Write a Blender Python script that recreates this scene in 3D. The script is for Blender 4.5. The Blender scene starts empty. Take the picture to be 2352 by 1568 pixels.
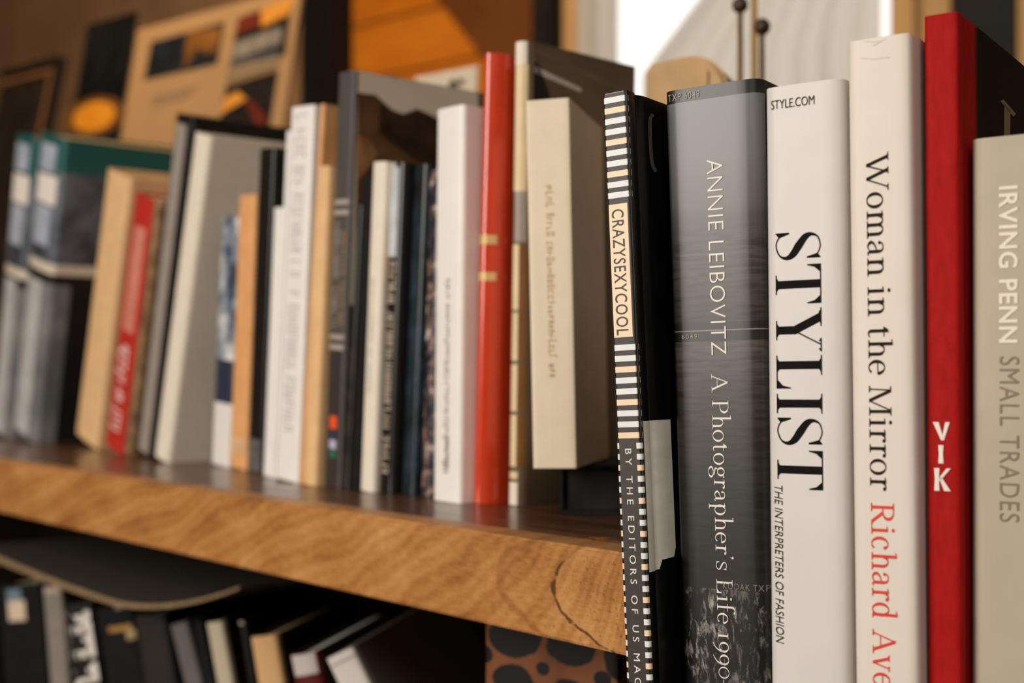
import bpy, bmesh, math, random
from mathutils import Vector, Matrix
R = random.Random(7)
SC = bpy.context.scene
COL = SC.collection
# ------------------------------------------------------------------ camera, world, light
H = 1.20                      # eye height
F = 3005.0                    # focal length in pixels of the 2352 wide frame
HZ = 853.0                    # pixel row of the horizon
cd = bpy.data.cameras.new('camera'); cam = bpy.data.objects.new('camera', cd); COL.objects.link(cam)
cam.location = (0, 0, H); cam.rotation_euler = (math.pi/2, 0, 0)
cd.sensor_width = 36; cd.lens = F/2352*36; cd.shift_y = (HZ-784)/2352
cd.clip_start = .02
cd.dof.use_dof = True; cd.dof.focus_distance = .59; cd.dof.aperture_fstop = 6.1
SC.camera = cam
SC.view_settings.view_transform = 'Standard'; SC.view_settings.look = 'None'
SC.view_settings.gamma = 1; SC.view_settings.use_curve_mapping = False
SC.view_settings.exposure = 0.0
SC.cycles.use_denoising = True
SC.cycles.max_bounces = 6

def lin(c):
    return tuple(((v/255)/12.92 if v/255 <= .04045 else ((v/255+.055)/1.055)**2.4) for v in c)

wd = bpy.data.worlds.new('world'); SC.world = wd; wd.use_nodes = True
nt = wd.node_tree; nt.nodes.clear()
_tc = nt.nodes.new('ShaderNodeTexCoord'); _sx = nt.nodes.new('ShaderNodeSeparateXYZ')
_rp = nt.nodes.new('ShaderNodeValToRGB'); _bg = nt.nodes.new('ShaderNodeBackground'); _o = nt.nodes.new('ShaderNodeOutputWorld')
nt.links.new(_tc.outputs['Generated'], _sx.inputs[0]); nt.links.new(_sx.outputs['Y'], _rp.inputs[0])
nt.links.new(_rp.outputs[0], _bg.inputs[0]); nt.links.new(_bg.outputs[0], _o.inputs[0])
_rp.color_ramp.elements[0].position = .45; _rp.color_ramp.elements[0].color = (.050, .040, .030, 1)
_rp.color_ramp.elements[1].position = .75; _rp.color_ramp.elements[1].color = (1.7, 1.64, 1.55, 1)
_bg.inputs[1].default_value = 1.0

def area(name, loc, target, size, energy, color):
    l = bpy.data.lights.new(name, 'AREA'); l.shape = 'RECTANGLE'; l.size = size[0]; l.size_y = size[1]
    l.energy = energy; l.color = color
    o = bpy.data.objects.new(name, l); COL.objects.link(o); o.location = loc
    o.rotation_euler = (Vector(target)-Vector(loc)).to_track_quat('-Z', 'Y').to_euler()
    return o
area('daylight_from_side_window', (-1.75, -.45, 1.75), (-.1, .85, 1.18), (.75, 1.0), 41, (1, .93, .85))
area('front_fill_light', (-.10, -2.5, 3.35), (-.05, .95, 1.2), (2.0, 1.5), 60, (1, .94, .87))  # unseen fill, added to brighten covers facing right
area('warm_back_fill', (-.75, 1.75, 2.75), (-.55, 3.6, 1.5), (.5, .5), 23, (1, .72, .42))  # unseen warm light, added to lift the far wall

# ------------------------------------------------------------------ directions on the floor plan
def nrm(x, y): l = math.hypot(x, y); return Vector((x/l, y/l, 0))
s1 = nrm(.652, -.758); c1 = Vector((-s1.y, s1.x, 0))        # along the wooden shelf, and into it
s2 = nrm(.830, -.558); c2 = Vector((-s2.y, s2.x, 0))        # front books: along spines, and into them
sw = nrm(.766, -.643); cw = Vector((-sw.y, sw.x, 0))        # back wall
S0 = Vector((.054, .637, 0))                                # front edge of the shelf where the front books hide it
ZT = H - .0882                                              # shelf top
ZU = ZT - .050                                              # shelf underside
ZL = .720                                                   # lower board
ZTAB = H - .152                                             # table under the front books
def ray(px, py): return Vector(((px-1176)/F, 1, (HZ-py)/F))
CAM = Vector((0, 0, H))
def at(px, py, d): return CAM + ray(px, py)*d
def onz(px, py, z): return at(px, py, (H-z)*F/(py-HZ))
def shelf_pt(px, v, z):
    """point over the shelf, v metres behind its front edge, in the direction of column px"""
    r = (px-1176)/F; a = S0 + c1*v
    u = (a.x - r*a.y)/(s1.x*-1*-1 - r*s1.y) if False else (r*a.y - a.x)/(s1.x - r*s1.y)
    p = a + s1*u; p.z = z
    return p

# ------------------------------------------------------------------ materials
MATS = {}
def mat(key, rgb, rough=.5, spec=.4, var=.06, scale=60, bump=0.0, metal=0.0, coat=0.0, stretch=(1, 1, 1), rgb2=None):
    if key in MATS: return MATS[key]
    m = bpy.data.materials.new(key); m.use_nodes = True; t = m.node_tree; b = t.nodes['Principled BSDF']
    b.inputs['Roughness'].default_value = rough; b.inputs['Specular IOR Level'].default_value = spec
    b.inputs['Metallic'].default_value = metal; b.inputs['Coat Weight'].default_value = coat; b.inputs['Coat Roughness'].default_value = .12
    c = lin(rgb); c2_ = lin(rgb2) if rgb2 else tuple(min(1, v*(1+var)+var*.01) for v in c)
    c1_ = c if rgb2 else tuple(v*(1-var) for v in c)
    tc = t.nodes.new('ShaderNodeTexCoord'); mp = t.nodes.new('ShaderNodeMapping'); mp.inputs['Scale'].default_value = stretch
    n = t.nodes.new('ShaderNodeTexNoise'); n.inputs['Scale'].default_value = scale; n.inputs['Detail'].default_value = 4
    r = t.nodes.new('ShaderNodeValToRGB')
    r.color_ramp.elements[0].position = .35; r.color_ramp.elements[1].position = .65
    r.color_ramp.elements[0].color = (*c1_, 1); r.color_ramp.elements[1].color = (*c2_, 1)
    L = t.links.new
    L(tc.outputs['Object'], mp.inputs[0]); L(mp.outputs[0], n.inputs['Vector']); L(n.outputs[0], r.inputs[0]); L(r.outputs[0], b.inputs['Base Color'])
    if bump:
        bm = t.nodes.new('ShaderNodeBump'); bm.inputs['Strength'].default_value = bump; bm.inputs['Distance'].default_value = .001
        n2 = t.nodes.new('ShaderNodeTexNoise'); n2.inputs['Scale'].default_value = 1400; L(tc.outputs['Object'], n2.inputs['Vector'])
        L(n2.outputs[0], bm.inputs['Height']); L(bm.outputs[0], b.inputs['Normal'])
    MATS[key] = m
    return m
class NT:
    """tiny node graph helper"""
    def __init__(s, key, rough=.5, spec=.4, coat=0):
        s.m = bpy.data.materials.new(key); s.m.use_nodes = True; s.t = s.m.node_tree; s.b = s.t.nodes['Principled BSDF']
        s.b.inputs['Roughness'].default_value = rough; s.b.inputs['Specular IOR Level'].default_value = spec
        s.b.inputs['Coat Weight'].default_value = coat
        s.tc = s.t.nodes.new('ShaderNodeTexCoord'); s.obj = s.tc.outputs['Object']
        x = s.t.nodes.new('ShaderNodeSeparateXYZ'); s.L(s.obj, x.inputs[0]); s.x, s.y, s.z = x.outputs
    def L(s, a, b): s.t.links.new(a, b)
    def math(s, op, a, b=None, c=None):
        n = s.t.nodes.new('ShaderNodeMath'); n.operation = op
        for i, v in enumerate((a, b, c)):
            if v is None: continue
            if isinstance(v, (int, float)): n.inputs[i].default_value = v
            else: s.L(v, n.inputs[i])
        return n.outputs[0]
    def noise(s, scale, vec=None, stretch=(1, 1, 1), detail=4, rough=.55, dist=0):
        mp = s.t.nodes.new('ShaderNodeMapping'); mp.inputs['Scale'].default_value = stretch; s.L(vec or s.obj, mp.inputs[0])
        n = s.t.nodes.new('ShaderNodeTexNoise'); n.inputs['Scale'].default_value = scale; n.inputs['Detail'].default_value = detail
        n.inputs['Roughness'].default_value = rough; n.inputs['Distortion'].default_value = dist
        s.L(mp.outputs[0], n.inputs['Vector']); return n.outputs[0]
    def ramp(s, f, stops, interp='LINEAR'):
        r = s.t.nodes.new('ShaderNodeValToRGB'); cr = r.color_ramp; cr.interpolation = interp
        stops = sorted(stops, key=lambda q: q[0])
        while len(cr.elements) < len(stops): cr.elements.new(.5)
        for e, (p, c) in zip(cr.elements, stops):
            e.position = min(1, max(0, p)); e.color = (*(lin(c) if not isinstance(c, float) else (c, c, c)), 1)
        s.L(f, r.inputs[0]); return r.outputs[0]
    def mix(s, f, a, b, mode='MIX'):
        n = s.t.nodes.new('ShaderNodeMix'); n.data_type = 'RGBA'; n.blend_type = mode
        for sock, v in ((n.inputs[0], f), (n.inputs[6], a), (n.inputs[7], b)):
            if isinstance(v, (int, float)): sock.default_value = v
            elif isinstance(v, tuple): sock.default_value = (*lin(v), 1)
            else: s.L(v, sock)
        return n.outputs[2]
    def smooth(s, v, a, b):
        n = s.t.nodes.new('ShaderNodeMapRange'); n.interpolation_type = 'SMOOTHSTEP'
        n.inputs['From Min'].default_value = a; n.inputs['From Max'].default_value = b; s.L(v, n.inputs[0]); return n.outputs[0]
    def bump(s, h, strength=.3, dist=.001):
        n = s.t.nodes.new('ShaderNodeBump'); n.inputs['Strength'].default_value = strength; n.inputs['Distance'].default_value = dist
        s.L(h, n.inputs['Height']); s.L(n.outputs[0], s.b.inputs['Normal'])
    def out(s, c): s.L(c, s.b.inputs['Base Color']); return s.m

WHITE = mat('white jacket', (232, 226, 218), .45, .4, .02)
CREAM = mat('cream jacket', (226, 214, 196), .55, .3, .03)
OFFW = mat('off white cloth', (222, 210, 191), .8, .2, .05, 200, .15)
BEIGE = mat('beige jacket', (222, 205, 178), .6, .3, .03)
TAN = mat('tan paper', (222, 180, 130), .65, .3, .06)
ORTAN = mat('orange tan paper', (220, 160, 102), .6, .3, .06)
BLACK = mat('black jacket', (20, 19, 18), .35, .45, .1)
BLACKM = mat('matt black cloth', (16, 15, 14), .75, .2, .15)
GREYD = mat('dark grey jacket', (74, 70, 66), .5, .4, .05)
GREYM = mat('mid grey jacket', (150, 140, 130), .5, .4, .05)
PAGES = mat('page edges', (206, 188, 156), .9, .1, .12, 900, stretch=(8, .2, .2))
PAGESD = mat('aged page edges', (176, 146, 104), .9, .1, .12, 900, stretch=(8, .2, .2))
PAGESW = mat('white page edges', (222, 214, 200), .9, .1, .08, 900, stretch=(8, .2, .2))
INKW = mat('white ink', (232, 222, 210), .5, .3, .02)
INKG = mat('grey ink', (150, 144, 136), .6, .2, .02)
INKK = mat('black ink', (14, 11, 10), .7, .1, .05)
INKB = mat('dark brown ink', (40, 29, 22), .7, .1, .05)

# ------------------------------------------------------------------ mesh helpers
def new_obj(name, bm, mats, parent=None, smooth=False):
    me = bpy.data.meshes.new(name); bm.normal_update(); bm.to_mesh(me); bm.free()
    for m in (mats if isinstance(mats, (list, tuple)) else [mats]): me.materials.append(m)
    if smooth:
        for p in me.polygons: p.use_smooth = True
    o = bpy.data.objects.new(name, me); COL.objects.link(o)
    if parent: o.parent = parent
    return o
def tag(o, label, cat, group=None):
    o['label'] = label; o['category'] = cat
    if group: o['group'] = group
    return o
def frame_mat(o, ex, ey, ez):
    return Matrix(((ex.x, ey.x, ez.x, o.x), (ex.y, ey.y, ez.y, o.y), (ex.z, ey.z, ez.z, o.z), (0, 0, 0, 1)))
def empty(name, M, label=None, cat=None, group=None):
    o = bpy.data.objects.new(name, None); COL.objects.link(o); o.empty_display_size = .02; o.matrix_world = M
    if label: tag(o, label, cat, group)
    return o
def box(bm, x0, x1, y0, y1, z0, z1, mi=0):
    v = [bm.verts.new(p) for p in ((x0,y0,z0),(x1,y0,z0),(x1,y1,z0),(x0,y1,z0),(x0,y0,z1),(x1,y0,z1),(x1,y1,z1),(x0,y1,z1))]
    for f in ((3,2,1,0),(4,5,6,7),(0,1,5,4),(1,2,6,5),(2,3,7,6),(3,0,4,7)):
        q = bm.faces.new([v[i] for i in f]); q.material_index = mi
def bevel(bm, w, seg=2):
    bmesh.ops.bevel(bm, geom=list(bm.edges), offset=w, segments=seg, affect='EDGES', profile=.6)
def prism(bm, pts, z0, z1, mi=0):
    a = [bm.verts.new((x, y, z0)) for x, y in pts]; b = [bm.verts.new((x, y, z1)) for x, y in pts]
    n = len(pts)
    bm.faces.new(a[::-1]).material_index = mi; bm.faces.new(b).material_index = mi
    for i in range(n): bm.faces.new((a[i], a[(i+1)%n], b[(i+1)%n], b[i])).material_index = mi
def lathe(bm, prof, seg=20, cx=0, cy=0):
    rings = [[bm.verts.new((cx+r*math.cos(2*math.pi*k/seg), cy+r*math.sin(2*math.pi*k/seg), z)) for k in range(seg)] for r, z in prof]
    for a, b in zip(rings, rings[1:]):
        for k in range(seg): bm.faces.new((a[k], a[(k+1)%seg], b[(k+1)%seg], b[k]))
    bm.faces.new(rings[0][::-1]); bm.faces.new(rings[-1])

# ------------------------------------------------------------------ lettering
def font_polys(text, weight=0.0, space=1.0):
    """filled outlines of the built-in sans face, as polygons"""
    cu = bpy.data.curves.new('t', 'FONT'); cu.body = text; cu.offset = weight; cu.space_character = space; cu.resolution_u = 4
    o = bpy.data.objects.new('t', cu); COL.objects.link(o)
    dg = bpy.context.evaluated_depsgraph_get(); dg.update()
    me = bpy.data.meshes.new_from_object(o.evaluated_get(dg))
    out = [[(me.vertices[i].co.x, me.vertices[i].co.y) for i in p.vertices] for p in me.polygons]
    bpy.data.objects.remove(o); bpy.data.curves.remove(cu); bpy.data.meshes.remove(me)
    return out
class Pen:
    """a small serif face drawn with a contrast pen: T thick, t thin, X x-height, A ascender, s serif reach"""
    def __init__(p, T=.1, t=.035, X=.7, A=1.1, s=.1): p.T, p.t, p.X, p.A, p.s = T, t, X, A, s
    def ln(p, x0, y0, x1, y1, w):       # diagonal cut level at both ends
        dx, dy = x1-x0, y1-y0; l = math.hypot(dx, dy)
        hw = w/2*l/max(abs(dy), 1e-6) if abs(dy) > abs(dx)*.4 else None
        if hw: p.o.append([(x0-hw, y0), (x0+hw, y0), (x1+hw, y1), (x1-hw, y1)])
        else:
            nx, ny = -dy/l*w/2, dx/l*w/2; p.o.append([(x0+nx, y0+ny), (x0-nx, y0-ny), (x1-nx, y1-ny), (x1+nx, y1+ny)])
    def V(p, x, y0, y1): p.o.append([(x-p.T/2, y0), (x+p.T/2, y0), (x+p.T/2, y1), (x-p.T/2, y1)])
    def sf(p, x, y, l=None, r=None):    # serif; sits on y when y is a bottom, hangs when top
        l = p.s+p.T/2 if l is None else l; r = p.s+p.T/2 if r is None else r
        up = 1 if y < .4 else -1
        p.o.append([(x-l, y), (x+r, y), (x+r, y+up*p.t), (x-l, y+up*p.t)])
        b = min(p.T*.6, .07)
        for sgn, e in ((-1, l), (1, r)):
            if e > p.T/2+.02: p.o.append([(x+sgn*p.T*.4, y+up*p.t*.5), (x+sgn*min(e, p.T/2+b), y+up*p.t*.5), (x+sgn*p.T*.45, y+up*(p.t+b*.6))])
    def st(p, x, y0, y1, top='b', bot='b'):
        p.V(x, y0, y1)
        if bot == 'b': p.sf(x, y0)
        if top == 'b': p.sf(x, y1)
        if top == 'l': p.o.append([(x-p.T/2-p.s, y1-p.t-.03), (x+p.T/2, y1-p.t), (x+p.T/2, y1), (x, y1), (x-p.T/2-p.s, y1-.03)])
    def path(p, pts, ws):
        L, Rr = [], []
        n = len(pts)
        for i, (x, y) in enumerate(pts):
            a = pts[max(0, i-1)]; b = pts[min(n-1, i+1)]; dx, dy = b[0]-a[0], b[1]-a[1]; l = math.hypot(dx, dy) or 1
            nx, ny = -dy/l*ws[i]/2, dx/l*ws[i]/2; L.append((x+nx, y+ny)); Rr.append((x-nx, y-ny))
        for i in range(n-1): p.o.append([L[i], Rr[i], Rr[i+1], L[i+1]])
    def ar(p, cx, cy, rx, ry, a0, a1, T=None, n=28):
        T = T or p.T; pts, ws = [], []
        for i in range(n+1):
            a = math.radians(a0+(a1-a0)*i/n); w = p.t+(T-p.t)*abs(math.cos(a))**1.4
            pts.append((cx+(rx)*math.cos(a), cy+(ry-p.t/2)*math.sin(a))); ws.append(w)
        p.path(pts, ws)
    def spl(p, pts, ws, n=8):
        P, W = [], []
        q = [pts[0]]+pts+[pts[-1]]; w = [ws[0]]+ws+[ws[-1]]
        for i in range(1, len(q)-2):
            for k in range(n):
                t = k/n
                f = lambda a, b, c, d: .5*(2*b+(c-a)*t+(2*a-5*b+4*c-d)*t*t+(3*b-a-3*c+d)*t**3)
                P.append(tuple(f(q[i-1][j], q[i][j], q[i+1][j], q[i+2][j]) for j in (0, 1))); W.append(w[i]+(w[i+1]-w[i])*t)
        P.append(pts[-1]); W.append(ws[-1]); p.path(P, W)
    def dot(p, x, y, r): p.o.append([(x+r*math.cos(k*math.pi/7), y+r*math.sin(k*math.pi/7)) for k in range(14)])
    def tri(p, *a): p.o.append(list(a))
    def S(p, k=1.0, kx=1.0):
        T, t = p.T, p.t; y = lambda v: v*k; x = lambda v: v*kx
        p.spl([(x(a), y(b)) for a, b in ((.545, .74), (.50, .90), (.38, .975), (.27, .985), (.13, .93), (.075, .79), (.13, .66), (.30, .52), (.47, .39), (.545, .25), (.49, .10), (.31, .018), (.16, .05), (.07, .15), (.035, .29))],
              [t, t, t, t, t*1.3, T*.42, T*.8, T, T*.85, T*.45, t*1.3, t, t, t, t])
        p.tri((x(.56), y(1.0)), (x(.56), y(.70)), (x(.53), y(.70)), (x(.47), y(.93)))
        p.tri((x(.02), y(0)), (x(.02), y(.31)), (x(.05), y(.31)), (x(.12), y(.08)))
    def glyph(p, c):
        p.o = []; T, t, X, A, s = p.T, p.t, p.X, p.A, p.s; h = T/2
        arch = lambda x, w: (p.ar(x+w/2, X-.25, w/2, .25, 165, 0), p.V(x+w, 0, X-.25), p.sf(x+w, 0))
        if c == ' ': return [], .26
        if c == 'I': p.st(.2, 0, 1); return p.o, .42
        if c == 'T':
            p.V(.4, 0, 1); p.sf(.4, 0, .2, .2); p.tri((0, 1), (.8, 1), (.8, 1-t), (0, 1-t))
            p.tri((0, 1), (.0, .70), (.02, .70), (.06, .86), (.16, 1-t)); p.tri((.8, 1), (.8, .70), (.78, .70), (.74, .86), (.64, 1-t)); return p.o, .86
        if c == 'Y':
            p.ln(.16, 1, .43, .42, T); p.ln(.74, 1, .45, .42, t*1.2); p.V(.43, 0, .45); p.sf(.43, 0, .2, .2); p.sf(.16, 1, .18, .2); p.sf(.74, 1, .14, .14); return p.o, .9
        if c == 'L':
            p.st(.2, 0, 1); p.tri((.2, 0), (.68, 0), (.68, t), (.2, t)); p.tri((.68, 0), (.68, .32), (.66, .32), (.62, .14), (.5, t)); return p.o, .74
        if c == 'S': p.S(); return p.o, .64
        if c == 's': p.S(X, .68); return p.o, .44
        if c == 'W':
            p.ln(.13, 1, .40, 0, T); p.ln(.40, .0, .66, 1, t*1.4); p.ln(.57, 1, .86, 0, T); p.ln(.86, 0, 1.16, 1, t*1.4)
            p.sf(.13, 1); p.sf(.60, 1, .12, .12); p.sf(1.16, 1, .11, .11); return p.o, 1.25
        if c == 'M':
            p.ln(.13, 0, .17, 1, t*1.3); p.ln(.18, 1, .52, .0, T); p.ln(.52, 0, .85, 1, t*1.3); p.st(.88, 0, 1); p.sf(.13, 0, .11, .11); p.sf(.16, 1, .12, .06); return p.o, 1.05
        if c in 'RP':
            p.st(.18, 0, 1); p.ar(.34, .75 if c == 'R' else .73, .25, .25 if c == 'R' else .27, 90, -90); y = .5 if c == 'R' else .46
            p.tri((.18, 1), (.35, 1), (.35, 1-t), (.18, 1-t)); p.tri((.18, y), (.35, y), (.35, y+t), (.18, y+t))
            if c == 'R': p.ln(.36, y+t, .70, 0, T); p.sf(.70, 0, .06, .12); return p.o, .78
            return p.o, .66
        if c == 'A':
            p.ln(.13, 0, .42, 1, t*1.4); p.ln(.41, 1, .74, 0, T); p.tri((.22, .33), (.62, .33), (.62, .33+t), (.22, .33+t)); p.sf(.13, 0, .11, .12); p.sf(.74, 0); return p.o, .86
        if c == 'o': p.ar(.29, X/2, .25-h*.6, X/2+.01, 0, 360, n=40); return p.o, .58
        if c == '0': p.ar(.27, X/2, .24, X/2+.01, 0, 360, T=p.t*1.7, n=40); return p.o, .56
        if c == '1': p.st(.2, 0, X); return p.o, .42
        if c == '9':
            p.ar(.26, X/2+.04, .2, X/2-.03, 0, 360, n=40); p.spl([(.46, X*.55), (.44, .15), (.32, -.12), (.08, -.33)], [T, T*.8, t*1.6, t]); return p.o, .54
        if c == '-': p.tri((.0, X*.42), (.42, X*.42), (.42, X*.42+t*1.2), (.0, X*.42+t*1.2)); return p.o, .5
        if c == 'n': p.st(.17, 0, X, 'l'); arch(.19, .32); return p.o, .64
        if c == 'm': p.st(.17, 0, X, 'l'); arch(.19, .31); arch(.50, .31); return p.o, .95
        if c == 'h': p.st(.17, 0, A, 'l'); arch(.19, .32); return p.o, .64
        if c == 'r': p.st(.17, 0, X, 'l'); p.ar(.36, X-.2, .17, .2, 165, 70); p.dot(.41, X-.075, T*.62); return p.o, .46
        if c == 'i': p.st(.17, 0, X, 'l'); p.dot(.16, X+.23, T*.62); return p.o, .33
        if c == 'a':
            p.spl([(.10, X-.16), (.15, X-.04), (.26, X-.015), (.37, X-.06), (.405, X-.2)], [t*1.5, t*1.2, t, T*.6, T]); p.dot(.115, X-.17, T*.55)
            p.V(.405, .08, X-.18); p.spl([(.405, .1), (.45, .03), (.53, .06)], [T*.7, t*1.4, t])
            p.spl([(.40, X*.60), (.22, X*.50), (.10, X*.34), (.10, .13), (.20, .03), (.31, .06), (.40, .15)], [t, t*1.3, T*.8, T, t*1.6, t, t]); return p.o, .55
        if c == 'e': p.ar(.28, X/2, .23-h*.5, X/2+.01, 8, 318); p.tri((.09, X*.54), (.49, X*.54), (.49, X*.54+t), (.09, X*.54+t)); return p.o, .54
        if c == 'c': p.ar(.28, X/2, .23-h*.5, X/2+.01, 48, 315); p.dot(.41, X-.14, T*.6); return p.o, .51
        if c == 't':
            p.V(.17, .1, X+.16); p.tri((.03, X), (.36, X), (.36, X-t), (.03, X-t)); p.tri((.17-h, X+.16), (.17+h, X+.2), (.17+h, X), (.04, X)); p.spl([(.17, .14), (.20, .03), (.29, .015), (.37, .07)], [T, T*.7, t*1.3, t]); return p.o, .4
        if c == 'd': p.ar(.27, X/2, .22-h*.5, X/2+.01, 0, 360, n=40); p.st(.45, 0, A, 'l', None); p.tri((.45, 0), (.57, .0), (.57, t), (.45, t+.03)); return p.o, .62
        if c == 'p': p.ar(.34, X/2, .22-h*.5, X/2+.01, 0, 360, n=40); p.st(.17, -.36, X, 'l'); return p.o, .62
        if c == 'g':
            p.ar(.26, X-.22, .165, .225, 0, 360, n=36); p.ar(.27, -.17, .22, .16, 0, 360, n=36); p.spl([(.16, X-.42), (.10, X-.50), (.14, X-.58), (.40, .02)], [t, T*.6, T*.8, T*.5]); p.tri((.40, X-.06), (.53, X+.0), (.53, X-.07), (.41, X-.1)); return p.o, .54
        if c == 'v': p.ln(.11, X, .29, 0, T); p.ln(.29, 0, .48, X, t*1.4); p.sf(.11, X, .12, .12); p.sf(.48, X, .1, .1); return p.o, .57
        if c == 'f': p.st(.17, 0, A-.2, None); p.ar(.35, A-.21, .18, .2, 180, 70); p.dot(.42, A-.07, T*.6); p.tri((.03, X), (.36, X), (.36, X-t), (.03, X-t)); return p.o, .38
        if c == "'": p.dot(.1, A-.1, T*.65); p.tri((.1+T*.65, A-.1), (.05, A-.32), (.1, A-.16)); return p.o, .24
        raise ValueError(c)
    def text(p, s, track=0.0):
        out, x = [], 0
        for c in s:
            g, adv = p.glyph(c); out += [[(a+x, b) for a, b in q] for q in g]; x += adv+track
        return out
def smudge_polys(n, seed, kind='caps'):
    """unreadable lettering: rows of stems and bars like small type too blurred to read"""
    r = random.Random(seed); out, x = [], 0
    for i in range(n):
        if r.random() < .16: x += .5; continue
        h = 1 if kind == 'caps' else r.choice((.65, .65, 1))
        w = r.uniform(.3, .55)
        out.append([(x, 0), (x+.14, 0), (x+.14, h), (x, h)])
        for q in r.sample((0, .43, .86), r.choice((1, 2))):
            out.append([(x, q*h), (x+w, q*h), (x+w, q*h+.13), (x, q*h+.13)])
        if r.random() < .5: out.append([(x+w-.13, 0), (x+w, 0), (x+w, h*.95), (x+w-.13, h*.95)])
        x += w+.18
    return out

# ------------------------------------------------------------------ books
BOOKS = []
TRIM = {0: (0, 0.0015, 0), 1: (0, 0.0003, 0), 2: (0.0003, 0, 0), 3: (0, 0.0006, 0), 4: (0.0003, 0, 0), 5: (0.0006, 0, 0), 10: (0, 0.0039, 0), 11: (0.0078, 0, 0), 19: (0, 0.0003, 0), 20: (0, 0.003, 0), 21: (0.0039, 0.0012, 0), 22: (0.0018, 0, 0), 24: (0, 0.0009, 0), 25: (0.0009, 0.003, 0), 26: (0.0036, 0.0006, 0), 27: (0.003, 0, 0), 28: (0, 0.0024, 0), 29: (0.0015, 0.0021, 0), 30: (0.0027, 0, 0), 37: (0, 0.0066, 0), 38: (0.0036, 0, 0), 39: (0, 0.0087, 0), 40: (0.0045, 0, 0)}
class Book:
    def __init__(b, label, anchor, s, right, left, zbase, D, cover, group, pages=PAGES, t=.0025, oh=.003, rc=.003, bulge=.0, hinge=0.0, shrink=.0004, width=None, seg=12, lift=0, cat='book', name='book'):
        """anchor: a point of the spine's plane; s: along the spine's width; right/left: pixel pairs ((bottom),(top)) on the spine's edges"""
        c = Vector((-s.y, s.x, 0)); b.s, b.c = s, c
        def hit(q):
            d = ray(*q); k = (anchor-CAM).dot(c)/d.dot(c); p = CAM+d*k; v = p-anchor
            return v.dot(s), p.z
        (a0, z0), (a1, z1) = hit(right[0]), hit(right[1]); lean = math.atan2(a1-a0, z1-z0)
        ex = s*math.cos(lean)-Vector((0, 0, math.sin(lean))); ez = s*math.sin(lean)+Vector((0, 0, math.cos(lean)))
        aB = a0+(zbase-z0)*(a1-a0)/(z1-z0)                                     # right edge carried down to its base
        BR = anchor+s*aB; BR.z = zbase
        if width is None:
            la, lz = hit(left); q = anchor+s*la; q.z = lz; width = (BR-q).dot(ex)
        w = width-shrink
        O = BR-ex*(w+shrink/2)
        tl, tr_, td = TRIM.get(len(BOOKS), (0, 0, 0))      # a hair taken off a side where a neighbour leans against it
        O = O+ex*tl; w -= tl+tr_; D -= td; b.w = w
        if lean > 0: O.z -= min(tr_*math.sin(lean), O.z+(ex*w).z-zbase) if O.z+(ex*w).z > zbase else 0
        BOOKS.append(b)
        if lean < 0: O = O+Vector((0, 0, zbase-O.z))
        O.z += lift
        tp = anchor+s*a1; tp.z = z1; b.h = (tp-O).dot(ez); b.D = D
        b.M = frame_mat(O, ex, c, ez); b.O, b.ex, b.ez = O, ex, ez; b.lean = lean
        b.rc, b.bulge, b.t = min(rc, w*.45), bulge, t
        b.root = empty(name, b.M, label, cat, group)
        b.make_cover(cover, hinge, seg, oh, pages)
    def sy(b, x):
        w, rc = b.w, b.rc; x = min(max(x, 0), w); e = min(x, w-x)
        y = -b.bulge*(1-(2*x/w-1)**2)
        if e < rc: y += rc-math.sqrt(max(0, rc*rc-(rc-e)**2))
        return y
    def make_cover(b, m, hinge, seg, oh, pages):
        w, D, h, t, rc = b.w, b.D, b.h, b.t, b.rc
        t = min(t, w*.3)
        xs = [w*(.5-.5*math.cos(math.pi*i/seg)) for i in range(seg+1)]
        if hinge: side = [(D, 0), (.016, 0), (.0125, .5), (.0105, 1), (.0085, .5), (.0065, 0), (rc+.0004, 0)]
        else: side = [(D, 0), (rc+.0004, 0)]
        outer = [(k*hinge, y) for y, k in side]+[(x, b.sy(x)) for x in xs]+[(w-k*hinge, y) for y, k in side[::-1]]
        inner = [(t+k*hinge, y) for y, k in side]+[(min(max(x, t), w-t), b.sy(x)+t) for x in xs]+[(w-t-k*hinge, y) for y, k in side[::-1]]
        bm = bmesh.new(); n = len(outer)
        R_ = [[bm.verts.new((x, y, z)) for x, y in P] for P in (outer, inner) for z in (0, h)]
        ob, ot, ib, it = R_
        for i in range(n-1):
            bm.faces.new((ob[i], ob[i+1], ot[i+1], ot[i])); bm.faces.new((ib[i+1], ib[i], it[i], it[i+1]))
            bm.faces.new((ot[i], ot[i+1], it[i+1], it[i])); bm.faces.new((ob[i+1], ob[i], ib[i], ib[i+1]))
        for i in (0, n-1): bm.faces.new((ob[i], ot[i], it[i], ib[i]))
        bmesh.ops.recalc_face_normals(bm, faces=bm.faces)
        o = new_obj('cover', bm, m, b.root, True)
        o.data.set_sharp_from_angle(angle=math.radians(40))
        b.cover = o
        bm = bmesh.new(); g = .0003
        hg = hinge if hinge else 0
        box(bm, t+g+hg, w-t-g-hg, max(b.sy(w/2), b.sy(t))+t+.0012, D-oh, oh+.0002, h-oh)
        new_obj('page_block', bm, pages, b.root)
    def zpx(b, py, f=.5):
        """height up the spine whose middle shows in pixel row py"""
        k = (HZ-py)/F; P = b.O+b.ex*(b.w*f)
        return (k*P.y-(P.z-H))/(b.ez.z-k*b.ez.y)
    def fpx(b, px, py):
        """fraction of the spine's width seen at a pixel"""
        n = b.c; d = ray(px, py); k = (b.O-CAM).dot(n)/d.dot(n); p = CAM+d*k-b.O
        return p.dot(b.ex)/b.w, p.dot(b.ez)
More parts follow.
